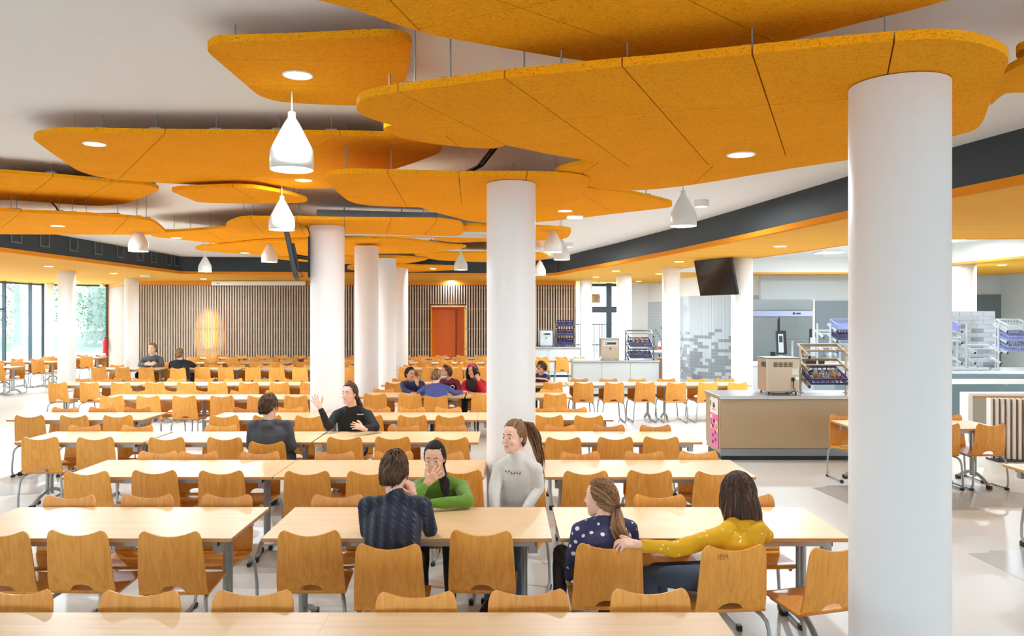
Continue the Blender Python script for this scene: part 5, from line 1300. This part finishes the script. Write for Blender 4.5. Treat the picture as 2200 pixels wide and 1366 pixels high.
def build_hair(T, R, s, style, mats, root, off, seed=1, n=300, tail=None, fine=1.0):
    rn = random.Random(seed); E = (0.074, 0.098, 0.120)   # scalp ellipsoid
    def on(th, ph, k=1.0):      # th from the top, ph from the front (0) over the wearer's left
        return (E[0]*k*math.sin(th)*math.sin(ph), E[1]*k*math.sin(th)*math.cos(ph)-0.010, E[2]*k*math.cos(th)+0.002)
    def tend(ph):               # how far down the scalp the hair reaches
        a = abs((ph+PI) % (2*PI)-PI)
        return 0.80 if a < 0.6 else (0.80+(a-0.6)*1.1 if a < 1.5 else min(2.30, 1.80+(a-1.5)*0.75))
    mb = MB()
    # scalp cap
    N, K = 28, 10; v = []; f = []
    for i in range(K+1):
        for j in range(N): ph = 2*PI*j/N; v.append(T(*on(tend(ph)*i/K+0.001, ph, 1.055))-off)
    for i in range(K):
        for j in range(N): f.append((i*N+j, i*N+(j+1) % N, (i+1)*N+(j+1) % N, (i+1)*N+j))
    mb.add(v, f, 0, True)
    w = 0.0088*s/fine
    if style in ('short', 'tousled'):
        for k in range(int(n*1.3)):
            ph = rn.uniform(0, 2*PI); t1 = tend(ph)*rn.uniform(0.55, 1.04); t0 = max(0.05, t1-rn.uniform(0.45, 0.8)); sw = rn.uniform(-0.35, 0.35)+(0.25 if style == 'tousled' else 0.15)
            lift = rn.uniform(0.02, 0.17 if style == 'tousled' else 0.08)
            pts = [T(*on(t0+(t1-t0)*i/5, ph+sw*(i/5-0.5), 1.05+lift*math.sin(PI*min(1, i/4.2)*0.8)))-off for i in range(6)]
            mb.tube(pts, [w*0.55, w, w, w*0.85, w*0.6, w*0.12], 5, rn.choice((0, 0, 1, 1, 2)), True, None, 0.55)
        if style == 'tousled':
            for k in range(n//3):
                ph = rn.uniform(0, 2*PI); t0 = rn.uniform(0.0, 1.5); d = rn.uniform(-0.6, 0.6)
                pts = [T(*on(t0+0.14*i, ph+d*i*0.25, 1.04+0.075*i-0.010*i*i))-off for i in range(5)]
                mb.tube(pts, [w*0.6, w*0.9, w*0.8, w*0.5, w*0.1], 5, rn.choice((1, 1, 2)), True, None, 0.6)
    elif style == 'pony':
        tie = tail['tie']      # (th, ph) of the knot
        D = lambda th, ph: Vector((math.sin(th)*math.sin(ph), math.sin(th)*math.cos(ph), math.cos(th)))
        td = D(*tie)
        for k in range(n):
            ph = rn.uniform(0, 2*PI); th = tend(ph)*rn.uniform(0.85, 1.03) if k % 3 else rn.uniform(0.1, 1)*tend(ph)
            sd = D(th, ph); pts = []
            for i in range(7):
                q = sd.lerp(td, i/6.0); q.normalize(); kk = 1.05+0.03*math.sin(PI*i/6)+0.02*(i/6)
                pts.append(T(E[0]*kk*q.x, E[1]*kk*q.y-0.010, E[2]*kk*q.z+0.002)-off)
            mb.tube(pts, [w*0.4, w*0.9, w, w, w*0.9, w*0.8, w*0.7], 5, rn.choice((0, 1, 1, 2)), True, None, 0.5)
        tb = T(E[0]*1.12*td.x, E[1]*1.12*td.y-0.010, E[2]*1.12*td.z+0.002)-off
        path = [tb]+[Vector(p)-off for p in tail['path']]
        rr = tail.get('r', 0.03)
        for k in range(int(70*fine)):
            a = rn.uniform(0, 2*PI); q = rn.random()**0.5; pts = []
            cut = rn.uniform(0.8, 1.0)
            m = 9
            for i in range(m):
                s_ = i/(m-1)*cut*(len(path)-1); i0 = min(int(s_), len(path)-2); fr_ = s_-i0
                c = path[i0].lerp(path[i0+1], fr_)
                b = rr*(0.35 if i == 0 else (0.35+1.6*(i/(m-1)) if i < 4 else 1.15-0.75*((i-4)/(m-5))**1.5))*q
                wv = 0.006*math.sin(i*1.3+a*3)
                pts.append(c+Vector((math.cos(a)*b+wv, math.sin(a)*b, 0)))
            mb.tube(pts, [w*0.6]+[w*0.95]*(m-3)+[w*0.6, w*0.1], 5, rn.choice((0, 1, 1, 2)), True, None, 0.6)
        if tail.get('band'):
            bnd = MB(); bnd.ball(tuple(tb), 0.020*s, 0.020*s, 0.020*s, 12); bnd.build('hair_tie', tail['band'], root)
    elif style in ('bob', 'long', 'curly'):
        ln = {'bob': 0.20, 'long': 0.30, 'curly': 0.17}[style]
        for k in range(n):
            ph = rn.uniform(0, 2*PI); a = abs((ph+PI) % (2*PI)-PI)
            if a < 0.75: ph = math.copysign(rn.uniform(0.75, 1.6), (ph+PI) % (2*PI)-PI); a = abs(ph)
            t0 = rn.uniform(0.02, 0.55); te = min(tend(ph), 1.75); pts = []
            for i in range(5): pts.append(T(*on(t0+(te-t0)*i/4, ph*(1 if i else 1)+rn.uniform(-.03, .03), 1.06+0.05*(i/4)+rn.uniform(0, .03)))-off)
            e = pts[-1]; L = ln*s*rn.uniform(0.75, 1.05)*(0.8 if a < 1.2 else 1.0); cu = rn.uniform(-0.02, 0.03); m = 5
            out = (T(*on(te, ph, 1.3))-T(*on(te, ph, 1.0))).normalized(); dn = Vector((0, 0, -1))
            for i in range(1, m):
                z = i/(m-1)
                wob = (0.018*math.sin(i*2.4+k) if style == 'curly' else 0.0)
                pts.append(e+dn*(L*z)+out*(0.02*math.sin(z*PI)*s+cu*z*z+wob))
            mb.tube(pts, [w*0.5, w, w, w]+[w]*(len(pts)-6)+[w*0.7, w*0.15], 5, rn.choice((0, 0, 1, 1, 2)), True, None, 0.55)
    h = mb.build('hair', mats, root); h['kind'] = 'stuff'
    return h

def person(label, pelvis, neck, head, tyaw, hyaw, hpitch, arms, top, bottom, skin, hair, s=1.0, voxel=0.009, hroll=0.0, collar='crew', knees=None, ankles=None,
           legs=True, tail=None, fold=0.005, nh=300, wide=1.0, face=True, mats_extra=None, fine=1.0, lips=True, hstyle='short', seed=1, shoe=None, sh_drop=(0, 0)):
    """joints are world points; tyaw/hyaw: degrees the torso/head face, 0 = away from the camera, positive turns towards the windows"""
    pelvis, neck, head = Vector(pelvis), Vector(neck), Vector(head)
    root = thing('person', label, 'person', (pelvis.x, pelvis.y, 0)); off = Vector((pelvis.x, pelvis.y, 0))
    ty = math.radians(tyaw); fwd = Vector((-math.sin(ty), math.cos(ty), 0)); side = Vector((math.cos(ty), math.sin(ty), 0))
    A = lambda t: pelvis.lerp(neck, t)
    bow = lambda t: -fwd*(0.035*math.sin(PI*t))*s
    # ---- torso and sleeves
    tor = [(-0.20, .130, .095), (-0.10, .158, .110), (0.05, .162, .112), (0.28, .148, .100), (0.5, .150, .104), (0.70, .158, .106), (0.84, .142, .096), (0.93, .105, .076), (1.0, .072, .062)]
    g = 1.06
    sw = MB(); loft(sw, [(A(t)+bow(max(0, min(1, t))), rx*g*s*wide, ry*g*s) for t, rx, ry in tor], side, fwd)
    sk = MB(); loft(sk, [(A(t)+bow(max(0, min(1, t))), rx*0.8*s*wide, ry*0.8*s) for t, rx, ry in tor], side, fwd)
    hands = []
    for q, arm in zip((-1, 1), arms):           # -1: the wearer's left when facing away (side -), 1: right
        drop = sh_drop[0] if q < 0 else sh_drop[1]
        sh = A(0.835)+side*(q*0.162*s*wide)+Vector((0, 0, drop)); inn = A(0.93)+side*(q*0.055*s)
        el, wr = Vector(arm['e']), Vector(arm['w'])
        capsule(sw, inn, .060*s, sh, .056*s); capsule(sw, sh, .057*s, el, .047*s); capsule(sw, el, .047*s, wr, .034*s)
        capsule(sk, inn, .05*s, sh, .045*s); capsule(sk, sh, .042*s, el, .033*s); capsule(sk, el, .034*s, wr+(wr-el).normalized()*0.02*s, .023*s)
        if arm.get('h'):
            hm = MB(); hand(hm, wr+(wr-el).normalized()*0.035*s, arm['h'], arm['n'], s*0.97, q < 0, arm.get('c', 0.3), arm.get('sp', 0.12), arm.get('t', 0.5)); hands.append(remesh(hm, 0.0032 if voxel < 0.012 else 0.005, 2))
    if collar == 'turtle':
        d = (head-neck).normalized(); capsule(sw, A(0.97), .066*s, neck+d*0.055*s, .056*s)
    elif collar == 'high':
        d = (head-neck).normalized(); capsule(sw, A(0.97), .070*s, neck+d*0.03*s, .060*s)
    elif collar == 'hood':
        ellipsoid(sw, neck-fwd*0.092*s+Vector((0, 0, -0.070*s)), Matrix.Rotation(ty, 3, 'Z') @ Matrix.Rotation(0.25, 3, 'X'), .100*s, .052*s, .088*s)
        capsule(sw, neck-fwd*0.070*s-side*(0.06*s)+Vector((0, 0, 0.005*s)), .026*s, neck-fwd*0.070*s+side*(0.06*s)+Vector((0, 0, 0.005*s)), .026*s)
        for q in (-1, 1): capsule(sw, neck-fwd*0.05*s+side*(q*0.07*s), .03*s, neck+fwd*0.055*s+side*(q*0.045*s)-Vector((0, 0, 0.055*s)), .024*s)
    else:
        capsule(sw, A(0.94), .068*s, A(1.0), .060*s)
    for v_ in (sw, sk):
        v_.v = [tuple(Vector(p)-off) for p in v_.v]
    me = remesh(sw, voxel, 5, fold, 11.0, seed*3.1); me.name = 'top'; me.materials.clear(); me.materials.append(top); link('sweater', me, root)
    # ---- head, neck, inner body and hands: one skin mesh
    hy = math.radians(hyaw); R = (Matrix.Rotation(hy, 3, 'Z') @ Matrix.Rotation(math.radians(hpitch), 3, 'X') @ Matrix.Rotation(math.radians(hroll), 3, 'Y'))
    hm = MB(); T = head_mesh(hm, R, head, s)
    capsule(hm, T(0, -0.022, -0.05), .050*s, neck-(head-neck).normalized()*0.02, .056*s)
    hm.v = [tuple(Vector(p)-off) for p in hm.v]
    hmesh = remesh(hm, 0.0042 if voxel < 0.012 else 0.007, 2); smesh = remesh(sk, 0.012, 3)
    for h in hands:
        for v_ in h.vertices: v_.co -= off
    link('body', join_meshes('body', [hmesh, smesh]+hands, [skin]), root)
    HRCUR[0] = hair
    if face: face_parts(T, R, s, root, off, lips)
    build_hair(T, R, s, hstyle, hair, root, off, seed, nh, tail, fine)
    # ---- legs
    if legs:
        tr = MB(); knees = knees or [pelvis+fwd*0.42*s+side*(q*0.10*s)+Vector((0, 0, -0.02)) for q in (-1, 1)]
        ankles = ankles or [Vector((k.x, k.y, 0.09))+fwd*(-0.04) for k in map(Vector, knees)]
        loft(tr, [(pelvis+Vector((0, 0, z))-off, rx*s, ry*s) for z, rx, ry in ((-0.075, .13, .10), (-0.02, .158, .115), (0.10, .145, .10))], side, fwd)
        for q, kn, an in zip((-1, 1), knees, ankles):
            hip = pelvis+side*(q*0.085*s)+fwd*0.03-off; kn, an = Vector(kn)-off, Vector(an)-off
            capsule(tr, hip, .082*s, kn, .058*s); capsule(tr, kn, .058*s, an, .040*s)
        me = remesh(tr, max(voxel, 0.011), 4, fold*0.8, 10.0, seed); me.materials.clear(); me.materials.append(bottom); link('trousers', me, root)
        for q, an, kn in zip((-1, 1), ankles, knees):
            an = Vector(an)-off; f2 = fwd
            sm = MB(); capsule(sm, an+Vector((0, 0, -0.045)), .042*s, an+f2*0.14*s+Vector((0, 0, -0.055)), .034*s, 12); z0 = min(p[2] for p in sm.v)
            sm.v = [(p[0], p[1], max(p[2], 0.004)) for p in sm.v]; sm.build('shoe', shoe or M_black, root)
    return root, T, R, off

# ---- clothes
def knit(name, col, kind):
    m, nt, b = new_mat(name); L = nt.links.new
    tc = nt.nodes.new('ShaderNodeTexCoord'); b.inputs['Base Color'].default_value = col; b.inputs['Roughness'].default_value = 0.85
    b.inputs['Sheen Weight'].default_value = 0.2
    bp = nt.nodes.new('ShaderNodeBump'); bp.inputs['Distance'].default_value = 0.006
    if kind == 'cable':
        sx = nt.nodes.new('ShaderNodeSeparateXYZ'); L(tc.outputs['Object'], sx.inputs[0])
        def math_(op, a, c):
            n = nt.nodes.new('ShaderNodeMath'); n.operation = op
            for i, q in enumerate((a, c)):
                if q is None: continue
                if isinstance(q, (int, float)): n.inputs[i].default_value = q
                else: L(q, n.inputs[i])
            return n.outputs[0]
        zig = math_('PINGPONG', sx.outputs['X'], 0.030)                       # columns of cables
        ph = math_('ADD', math_('MULTIPLY', sx.outputs['Z'], 210.0), math_('MULTIPLY', zig, 190.0))
        strands = math_('SINE', ph, None)
        colm = math_('SINE', math_('MULTIPLY', sx.outputs['X'], 105.0), None)
        h = math_('MULTIPLY', math_('ADD', strands, 1.0), math_('MAXIMUM', colm, 0.0)); h = math_('ADD', h, math_('MULTIPLY', colm, 0.8))
        L(h, bp.inputs['Height']); bp.inputs['Strength'].default_value = 1.0; bp.inputs['Distance'].default_value = 0.008
        r = nt.nodes.new('ShaderNodeMapRange'); L(h, r.inputs[0]); r.inputs[1].default_value = -0.8; r.inputs[2].default_value = 2.2
        mx = nt.nodes.new('ShaderNodeMix'); mx.data_type = 'RGBA'; mx.inputs['A'].default_value = tuple(c*0.45 for c in col[:3])+(1,); mx.inputs['B'].default_value = tuple(c*1.35 for c in col[:3])+(1,)
        L(r.outputs[0], mx.inputs['Factor']); L(mx.outputs['Result'], b.inputs['Base Color'])
    else:
        wv = nt.nodes.new('ShaderNodeTexWave'); wv.inputs['Scale'].default_value = 55; wv.inputs['Distortion'].default_value = 1.0; L(tc.outputs['Object'], wv.inputs['Vector'])
        L(wv.outputs['Fac'], bp.inputs['Height']); bp.inputs['Strength'].default_value = 0.25; bp.inputs['Distance'].default_value = 0.002
    L(bp.outputs['Normal'], b.inputs['Normal']); return m
def dotted(name, col, dot, scale, thr, rnd=0.15):
    m, nt, b = new_mat(name); L = nt.links.new
    tc = nt.nodes.new('ShaderNodeTexCoord'); vo = nt.nodes.new('ShaderNodeTexVoronoi'); vo.inputs['Scale'].default_value = scale; vo.inputs['Randomness'].default_value = rnd
    mp = nt.nodes.new('ShaderNodeMapping'); mp.inputs['Rotation'].default_value = (0.2, 0.6, 0.3); L(tc.outputs['Object'], mp.inputs['Vector']); L(mp.outputs['Vector'], vo.inputs['Vector'])
    lt = nt.nodes.new('ShaderNodeMath'); lt.operation = 'LESS_THAN'; lt.inputs[1].default_value = thr; L(vo.outputs['Distance'], lt.inputs[0])
    mx = nt.nodes.new('ShaderNodeMix'); mx.data_type = 'RGBA'; mx.inputs['A'].default_value = col; mx.inputs['B'].default_value = dot
    L(lt.outputs[0], mx.inputs['Factor']); L(mx.outputs['Result'], b.inputs['Base Color']); b.inputs['Roughness'].default_value = 0.85; return m
C_navyknit = knit('navy_cable_knit', S(46, 52, 74), 'cable'); C_green = knit('green_knit', S(104, 146, 40), 'rib'); C_white = knit('white_rib_knit', S(220, 216, 208), 'rib')
C_polka = dotted('navy_polka', S(58, 60, 98), S(240, 238, 236), 18.5, 0.25); C_yellow = dotted('mustard_sweat', S(226, 172, 18), S(250, 236, 190), 24.0, 0.14, 1.0)
C_hood = plain('charcoal_sweat', S(66, 68, 72), 0.85, var=0.12, vscale=20); C_black = plain('black_sweat', S(30, 30, 32), 0.85, var=0.1, vscale=20)
C_grey = plain('grey_jumper', S(92, 92, 98), 0.85, var=0.1, vscale=15); C_blue = plain('blue_jumper', S(74, 84, 146), 0.85, var=0.1, vscale=15)
C_maroon = plain('maroon_sweat', S(104, 26, 46), 0.85, var=0.1, vscale=15); C_red = plain('red_jumper', S(190, 26, 40), 0.85, var=0.1, vscale=15); C_navy = plain('navy_sweat', S(50, 54, 92), 0.85, var=0.1, vscale=15)
C_jeans = plain('blue_denim', S(74, 88, 110), 0.85, var=0.15, vscale=30); C_dark = plain('black_trousers', S(32, 32, 36), 0.8); C_tights = plain('black_tights', S(34, 30, 32), 0.6)
UP = Vector((0, 0, 1))

# 1 boy in the navy cable-knit jumper, back to the camera, cheek on his hand
person('boy seen from behind in a navy cable-knit jumper resting his cheek on a hand',
  PD(842, 1236, 4.82), PD(850, 1072, 4.93), PD(848, 1012, 5.00), 0, -16, -6,
  [dict(e=PD(790, 1142, 4.92), w=PD(838, 1118, 5.2), h=(0.6, 0.7, 0), n=(0, 0, 1), c=0.2), dict(e=PD(924, 1138, 5.0), w=PD(893, 1075, 5.10), h=(-0.25, 0.1, 1), n=(0.8, -0.5, 0.2), c=0.9)],
  C_navyknit, C_dark, SK_fair, HR_brown, s=1.0, voxel=0.007, collar='high', fold=0.003, nh=520, fine=1.3, hstyle='tousled', seed=4, wide=1.08, sh_drop=(0.035, 0.035))
# 2 laughing girl in green
r2 = person('girl in a green jumper laughing with a hand over her mouth',
  PD(955, 1122, 6.08), PD(943, 1030, 5.95), PD(934, 984, 5.90), 176, 174, -10,
  [dict(e=PD(1005, 1076, 5.68), w=PD(925, 1082, 5.60), h=(-1, -0.25, 0), n=(0, -0.2, 1), c=0.25), dict(e=PD(886, 1078, 5.62), w=PD(910, 1047, 5.66), h=(0.62, 0.05, 0.62), n=(0.2, -1, 0.2), c=0.35, sp=0.2)],
  C_green, C_dark, SK_mid, HR_black, s=1.0, voxel=0.008, nh=320, hstyle='pony', seed=6, fine=1.2, lips=False,
  tail=dict(tie=(1.5, 3.14), path=[PD(950, 1010, 6.02), PD(955, 1040, 5.86), PD(957, 1072, 5.78)], r=0.032))
# 3 smiling girl in the white turtleneck
r3 = person('smiling girl with a high ponytail in a white turtleneck with three butterflies',
  PD(1108, 1122, 6.10), PD(1113, 983, 6.02), PD(1104, 938, 5.98), 165, 142, -3,
  [dict(e=PD(1156, 1050, 6.02), w=PD(1128, 1098, 5.86), h=(-0.4, -0.6, -0.5), n=(0, -0.5, 1), c=0.3), dict(e=PD(1062, 1052, 5.98), w=PD(1064, 1098, 5.86), h=(0.5, -0.5, -0.5), n=(0, -0.5, 1), c=0.3)],
  C_white, C_jeans, SK_fair, HR_light, s=1.0, voxel=0.008, collar='turtle', wide=0.86, nh=340, hstyle='pony', seed=8, fine=1.2, fold=0.0035,
  tail=dict(tie=(0.75, 3.14), path=[PD(1136, 908, 6.10), PD(1150, 940, 6.12), PD(1158, 975, 6.10), PD(1166, 1020, 6.04)], r=0.045, band=plain('berry_scrunchie', S(120, 40, 70), 0.8)))
M_bfly = plain('butterfly_brown', S(110, 62, 30), 0.6); M_bfly2 = plain('butterfly_cream', S(214, 176, 120), 0.6)
for px, py in ((1090, 1013), (1102, 1017), (1114, 1017)):
    p = PD(px, py, 5.885)-r3[3]; mb = MB()
    for q in (-1, 1):
        mb.add([p+Vector((0, 0, -0.006)), p+Vector((q*0.016, -0.004, 0.014)), p+Vector((q*0.017, -0.004, 0.0)), p+Vector((q*0.006, -0.002, -0.004))], [(0, 3, 2, 1) if q > 0 else (0, 1, 2, 3)], 0)
        mb.add([p+Vector((0, 0, -0.004)), p+Vector((q*0.012, -0.004, -0.002)), p+Vector((q*0.010, -0.004, -0.016)), p+Vector((q*0.003, -0.002, -0.012))], [(0, 3, 2, 1) if q > 0 else (0, 1, 2, 3)], 1)
    mb.build('butterfly', [M_bfly, M_bfly2], r3[0])
# 4 girl in polka dots
person('girl seen from behind with a low ponytail in a navy polka-dot top',
  PD(1292, 1238, 4.80), PD(1300, 1118, 4.90), PD(1291, 1070, 4.95), 14, 62, -4,
  [dict(e=PD(1232, 1192, 4.86), w=PD(1222, 1238, 4.98), h=(0.1, 0.6, -0.6), n=(-1, 0, 0), c=0.3), dict(e=PD(1358, 1160, 4.92), w=PD(1340, 1122, 5.15), h=(-0.6, 0.7, 0), n=(0, 0, 1), c=0.3)],
  C_polka, C_tights, SK_fair, HR_light, s=0.98, voxel=0.008, nh=420, hstyle='pony', seed=9, fine=1.2, knees=[PD(1206, 1188, 5.15), PD(1300, 1200, 5.25)], ankles=[PD(1200, 1345, 5.12), PD(1300, 1345, 5.2)],
  tail=dict(tie=(1.98, 3.25), path=[PD(1326, 1128, 4.80), PD(1336, 1155, 4.76), PD(1338, 1182, 4.75)], r=0.042, band=plain('dark_elastic', S(50, 36, 30), 0.7)))
# 5 girl in mustard yellow, arm along the next chair
person('girl with shoulder-length brown hair in a mustard hooded top, arm along the next chair',
  PD(1560, 1240, 4.74), PD(1592, 1120, 4.80), PD(1583, 1058, 4.86), 38, 50, -4,
  [dict(e=PD(1452, 1180, 4.64), w=PD(1382, 1170, 4.58), h=(-1, -0.1, 0.12), n=(0.0, -0.4, 1), c=0.55, t=0.2), dict(e=PD(1645, 1150, 4.92), w=PD(1612, 1122, 5.15), h=(-0.6, 0.7, 0), n=(0, 0, 1), c=0.3)],
  C_yellow, C_jeans, SK_fair, HR_dark, s=1.02, voxel=0.008, collar='hood', nh=460, hstyle='bob', seed=12, fine=1.2, knees=[PD(1392, 1236, 4.96), PD(1410, 1228, 5.08)], ankles=[PD(1400, 1340, 5.1), PD(1430, 1340, 5.2)], fold=0.006)
# 6 boy in the charcoal hoodie
person('boy seen from behind in a charcoal hooded sweatshirt facing the gesturing girl',
  PD(582, 990, 8.52), PD(580, 906, 8.62), PD(578, 872, 8.66), 0, -32, -4,
  [dict(e=PD(538, 958, 8.55), w=PD(560, 934, 8.92), h=(0.5, 0.8, 0), n=(0, 0, 1), c=0.3), dict(e=PD(628, 960, 8.55), w=PD(615, 934, 8.92), h=(-0.5, 0.8, 0), n=(0, 0, 1), c=0.3)],
  C_hood, C_jeans, SK_fair, HR_brown, s=1.02, voxel=0.011, collar='hood', nh=420, hstyle='tousled', seed=14, fine=1.1, wide=1.14, fold=0.006, sh_drop=(0.03, 0.03))
# 7 gesturing girl in the black sweatshirt
r7 = person('girl in a black sweatshirt gesturing with a raised open hand',
  PD(757, 962, 9.62), PD(757, 876, 9.50), PD(751, 845, 9.45), 180, 158, -2,
  [dict(e=PD(808, 918, 9.32), w=PD(786, 920, 9.18), h=(-0.8, -0.3, 0.35), n=(-0.1, -0.8, 0.6), c=0.3, sp=0.2), dict(e=PD(706, 917, 9.28), w=PD(690, 881, 9.25), h=(-0.55, 0.0, 0.85), n=(-0.5, 0.8, -0.3), c=0.15, sp=0.4)],
  C_black, C_jeans, SK_fair, HR_brown, s=1.04, voxel=0.011, nh=300, hstyle='pony', seed=15, wide=1.1, fold=0.006,
  tail=dict(tie=(1.75, 3.3), path=[PD(771, 868, 9.58), PD(775, 885, 9.56)], r=0.035))
MB().box(-0.042, -0.022, -0.002, 0.002, -0.004, 0.006).box(-0.018, -0.002, -0.002, 0.002, -0.005, 0.004).box(0.003, 0.02, -0.002, 0.002, -0.005, 0.005).box(0.026, 0.031, -0.002, 0.002, -0.005, 0.009).build('chest_print', M_white, r7[0], PD(775, 890, 9.355)-r7[3])
# 8 and 9 the two adults at the far table
person('man in a grey jumper with hands clasped at the far table',
  PD(326, 800, 21.45), PD(327, 766, 21.35), PD(327.5, 749, 21.3), 180, 176, -6,
  [dict(e=PD(349, 783, 21.15), w=PD(328, 783, 20.95), h=(-1, -0.2, 0.3), n=(0, -0.7, 0.7), c=0.5), dict(e=PD(301, 784, 21.15), w=PD(319, 783, 20.95), h=(1, -0.2, 0.3), n=(0, -0.7, 0.7), c=0.5)],
  C_grey, C_dark, SK_fair, HR_sand, s=1.28, voxel=0.016, nh=160, seed=16, wide=1.12, fold=0.006)
person('person seen from behind in a black hooded top opposite the man in grey',
  PD(390, 808, 20.17), PD(388, 775, 20.38), PD(386, 761, 20.45), 4, 4, -8,
  [dict(e=PD(366, 788, 20.5), w=PD(376, 785, 20.8), h=(0.6, 0.7, 0), n=(0, 0, 1), c=0.3), dict(e=PD(418, 786, 20.5), w=PD(398, 785, 20.8), h=(-0.7, 0.6, 0), n=(0, 0, 1), c=0.3)],
  C_black, C_dark, SK_fair, HR_sand, s=1.2, voxel=0.016, collar='hood', nh=200, seed=17, wide=1.15, hstyle='tousled')
# 10 to 13 the group by the second column
person('boy in a blue jumper leaning over the table, seen from behind',
  PD(938, 876, 13.27), PD(938, 827, 13.52), PD(937, 808, 13.6), 0, -18, -14,
  [dict(e=PD(900, 844, 13.65), w=PD(915, 843, 13.85), h=(0.6, 0.7, 0), n=(0, 0, 1), c=0.3), dict(e=PD(976, 844, 13.65), w=PD(992, 842, 13.85), h=(0.5, 0.7, 0), n=(0, 0, 1), c=0.4)],
  C_blue, C_dark, SK_fair, HR_sand, s=1.0, voxel=0.013, nh=220, seed=18, wide=1.15)
r11 = person('boy in a maroon hooded top with a face mask pulled under his chin',
  PD(966, 850, 14.54), PD(964, 816, 14.44), PD(958, 799, 14.39), 160, 120, 2,
  [dict(e=PD(988, 836, 14.29), w=PD(978, 843, 14.09), h=(-0.6, -0.6, 0), n=(0, 0, 1), c=0.3), dict(e=PD(942, 838, 14.24), w=PD(952, 843, 14.04), h=(0.4, -0.7, 0), n=(0, 0, 1), c=0.3)],
  C_maroon, C_dark, SK_tan, HR_brown, s=1.0, voxel=0.013, collar='hood', nh=220, seed=19)
mk = MB(); loft(mk, [(r11[1](0, 0.058, -0.118)-r11[3], .036, .045), (r11[1](0, 0.052, -0.09)-r11[3], .058, .066), (r11[1](0, 0.052, -0.070)-r11[3], .060, .064)], r11[2] @ Vector((1, 0, 0)), r11[2] @ Vector((0, 1, 0)), 16)
mk.build('face_mask', plain('mask_blue', S(196, 216, 226), 0.8), r11[0])
MB().lathe([(0.03, -0.004), (0.045, -0.004), (0.045, 0.004), (0.03, 0.004), (0.03, -0.004)], 6, M=Matrix.Translation(PD(972, 832, 14.27)-r11[3]) @ Matrix.Rotation(PI/2, 4, 'X')).build('chest_print', plain('pink_print_2', S(226, 190, 196), 0.7), r11[0])
r12 = person('girl in a red jumper with a pink headband, cheek on her fist',
  PD(1020, 850, 14.59), PD(1020, 818, 14.49), PD(1016, 797, 14.39), 172, 155, -6,
  [dict(e=PD(1040, 841, 14.19), w=PD(1030, 820, 14.19), h=(-0.35, 0.1, 1), n=(0.3, -0.9, 0), c=1.0), dict(e=PD(992, 840, 14.24), w=PD(1010, 844, 14.04), h=(1, -0.2, 0), n=(0, 0, 1), c=0.4)],
  C_red, C_dark, SK_tan, HR_black, s=1.04, voxel=0.013, nh=260, hstyle='curly', seed=20, hroll=8)
T12 = r12[1]; hb = MB(); hb.tube([T12(-0.078, 0.02, 0.045)-r12[3], T12(-0.05, 0.045, 0.105)-r12[3], T12(0, 0.052, 0.125)-r12[3], T12(0.05, 0.045, 0.105)-r12[3], T12(0.078, 0.02, 0.045)-r12[3]], [.012, .024, .03, .024, .012], 8)
hb.build('headband', plain('pink_headband', S(214, 70, 120), 0.8), r12[0])
sc = MB(); capsule(sc, PD(1012, 822, 14.34)-r12[3], .075, PD(1012, 836, 14.32)-r12[3], .06); sc.build('scarf', C_black, r12[0])
person('dark-haired boy in navy turning towards the others',
  PD(888, 852, 14.54), PD(886, 820, 14.44), PD(881, 803, 14.36), 185, 222, -10,
  [dict(e=PD(908, 841, 14.24), w=PD(898, 826, 14.14), h=(-0.3, 0, 1), n=(0.4, -0.9, 0), c=0.5), dict(e=PD(868, 838, 14.24), w=PD(885, 843, 14.09), h=(1, -0.2, 0), n=(0, 0, 1), c=0.4)],
  C_navy, C_dark, SK_tan, HR_black, s=1.0, voxel=0.013, nh=220, seed=21, wide=1.1)
person('curly-haired child in navy with folded arms beside the second column',
  PD(1160, 830, 16.9), PD(1162, 805, 16.75), PD(1163, 789, 16.65), 150, 112, -6,
  [dict(e=PD(1176, 815, 16.5), w=PD(1160, 813, 16.35), h=(-1, -0.2, 0), n=(0, 0, 1), c=0.4), dict(e=PD(1148, 815, 16.5), w=PD(1162, 814, 16.35), h=(1, -0.2, 0), n=(0, 0, 1), c=0.4)],
  C_navy, C_dark, SK_mid, HR_dark, s=1.0, voxel=0.014, collar='hood', nh=220, hstyle='tousled', seed=22)
# black strap hanging over the chair of the boy in navy
st_ = thing('bag_strap', 'black strap hanging over the chair back of the boy in navy', 'strap', (X(862, 4.6), 4.60, 0.40))
MB().add([(-0.018, -0.0, 0.40), (0.018, -0.0, 0.40), (0.012, 0.03, 0.2), (-0.008, 0.03, 0.2), (-0.003, 0.055, 0.02), (0.004, 0.055, 0.02)], [(0, 1, 2, 3), (3, 2, 5, 4)]).add([(-0.018, 0.004, 0.40), (0.018, 0.004, 0.40), (0.012, 0.034, 0.2), (-0.008, 0.034, 0.2), (-0.003, 0.059, 0.02), (0.004, 0.059, 0.02)], [(3, 2, 1, 0), (4, 5, 2, 3)]).build('strap', M_black, st_)

bpy.data.scenes.remove(WORK)
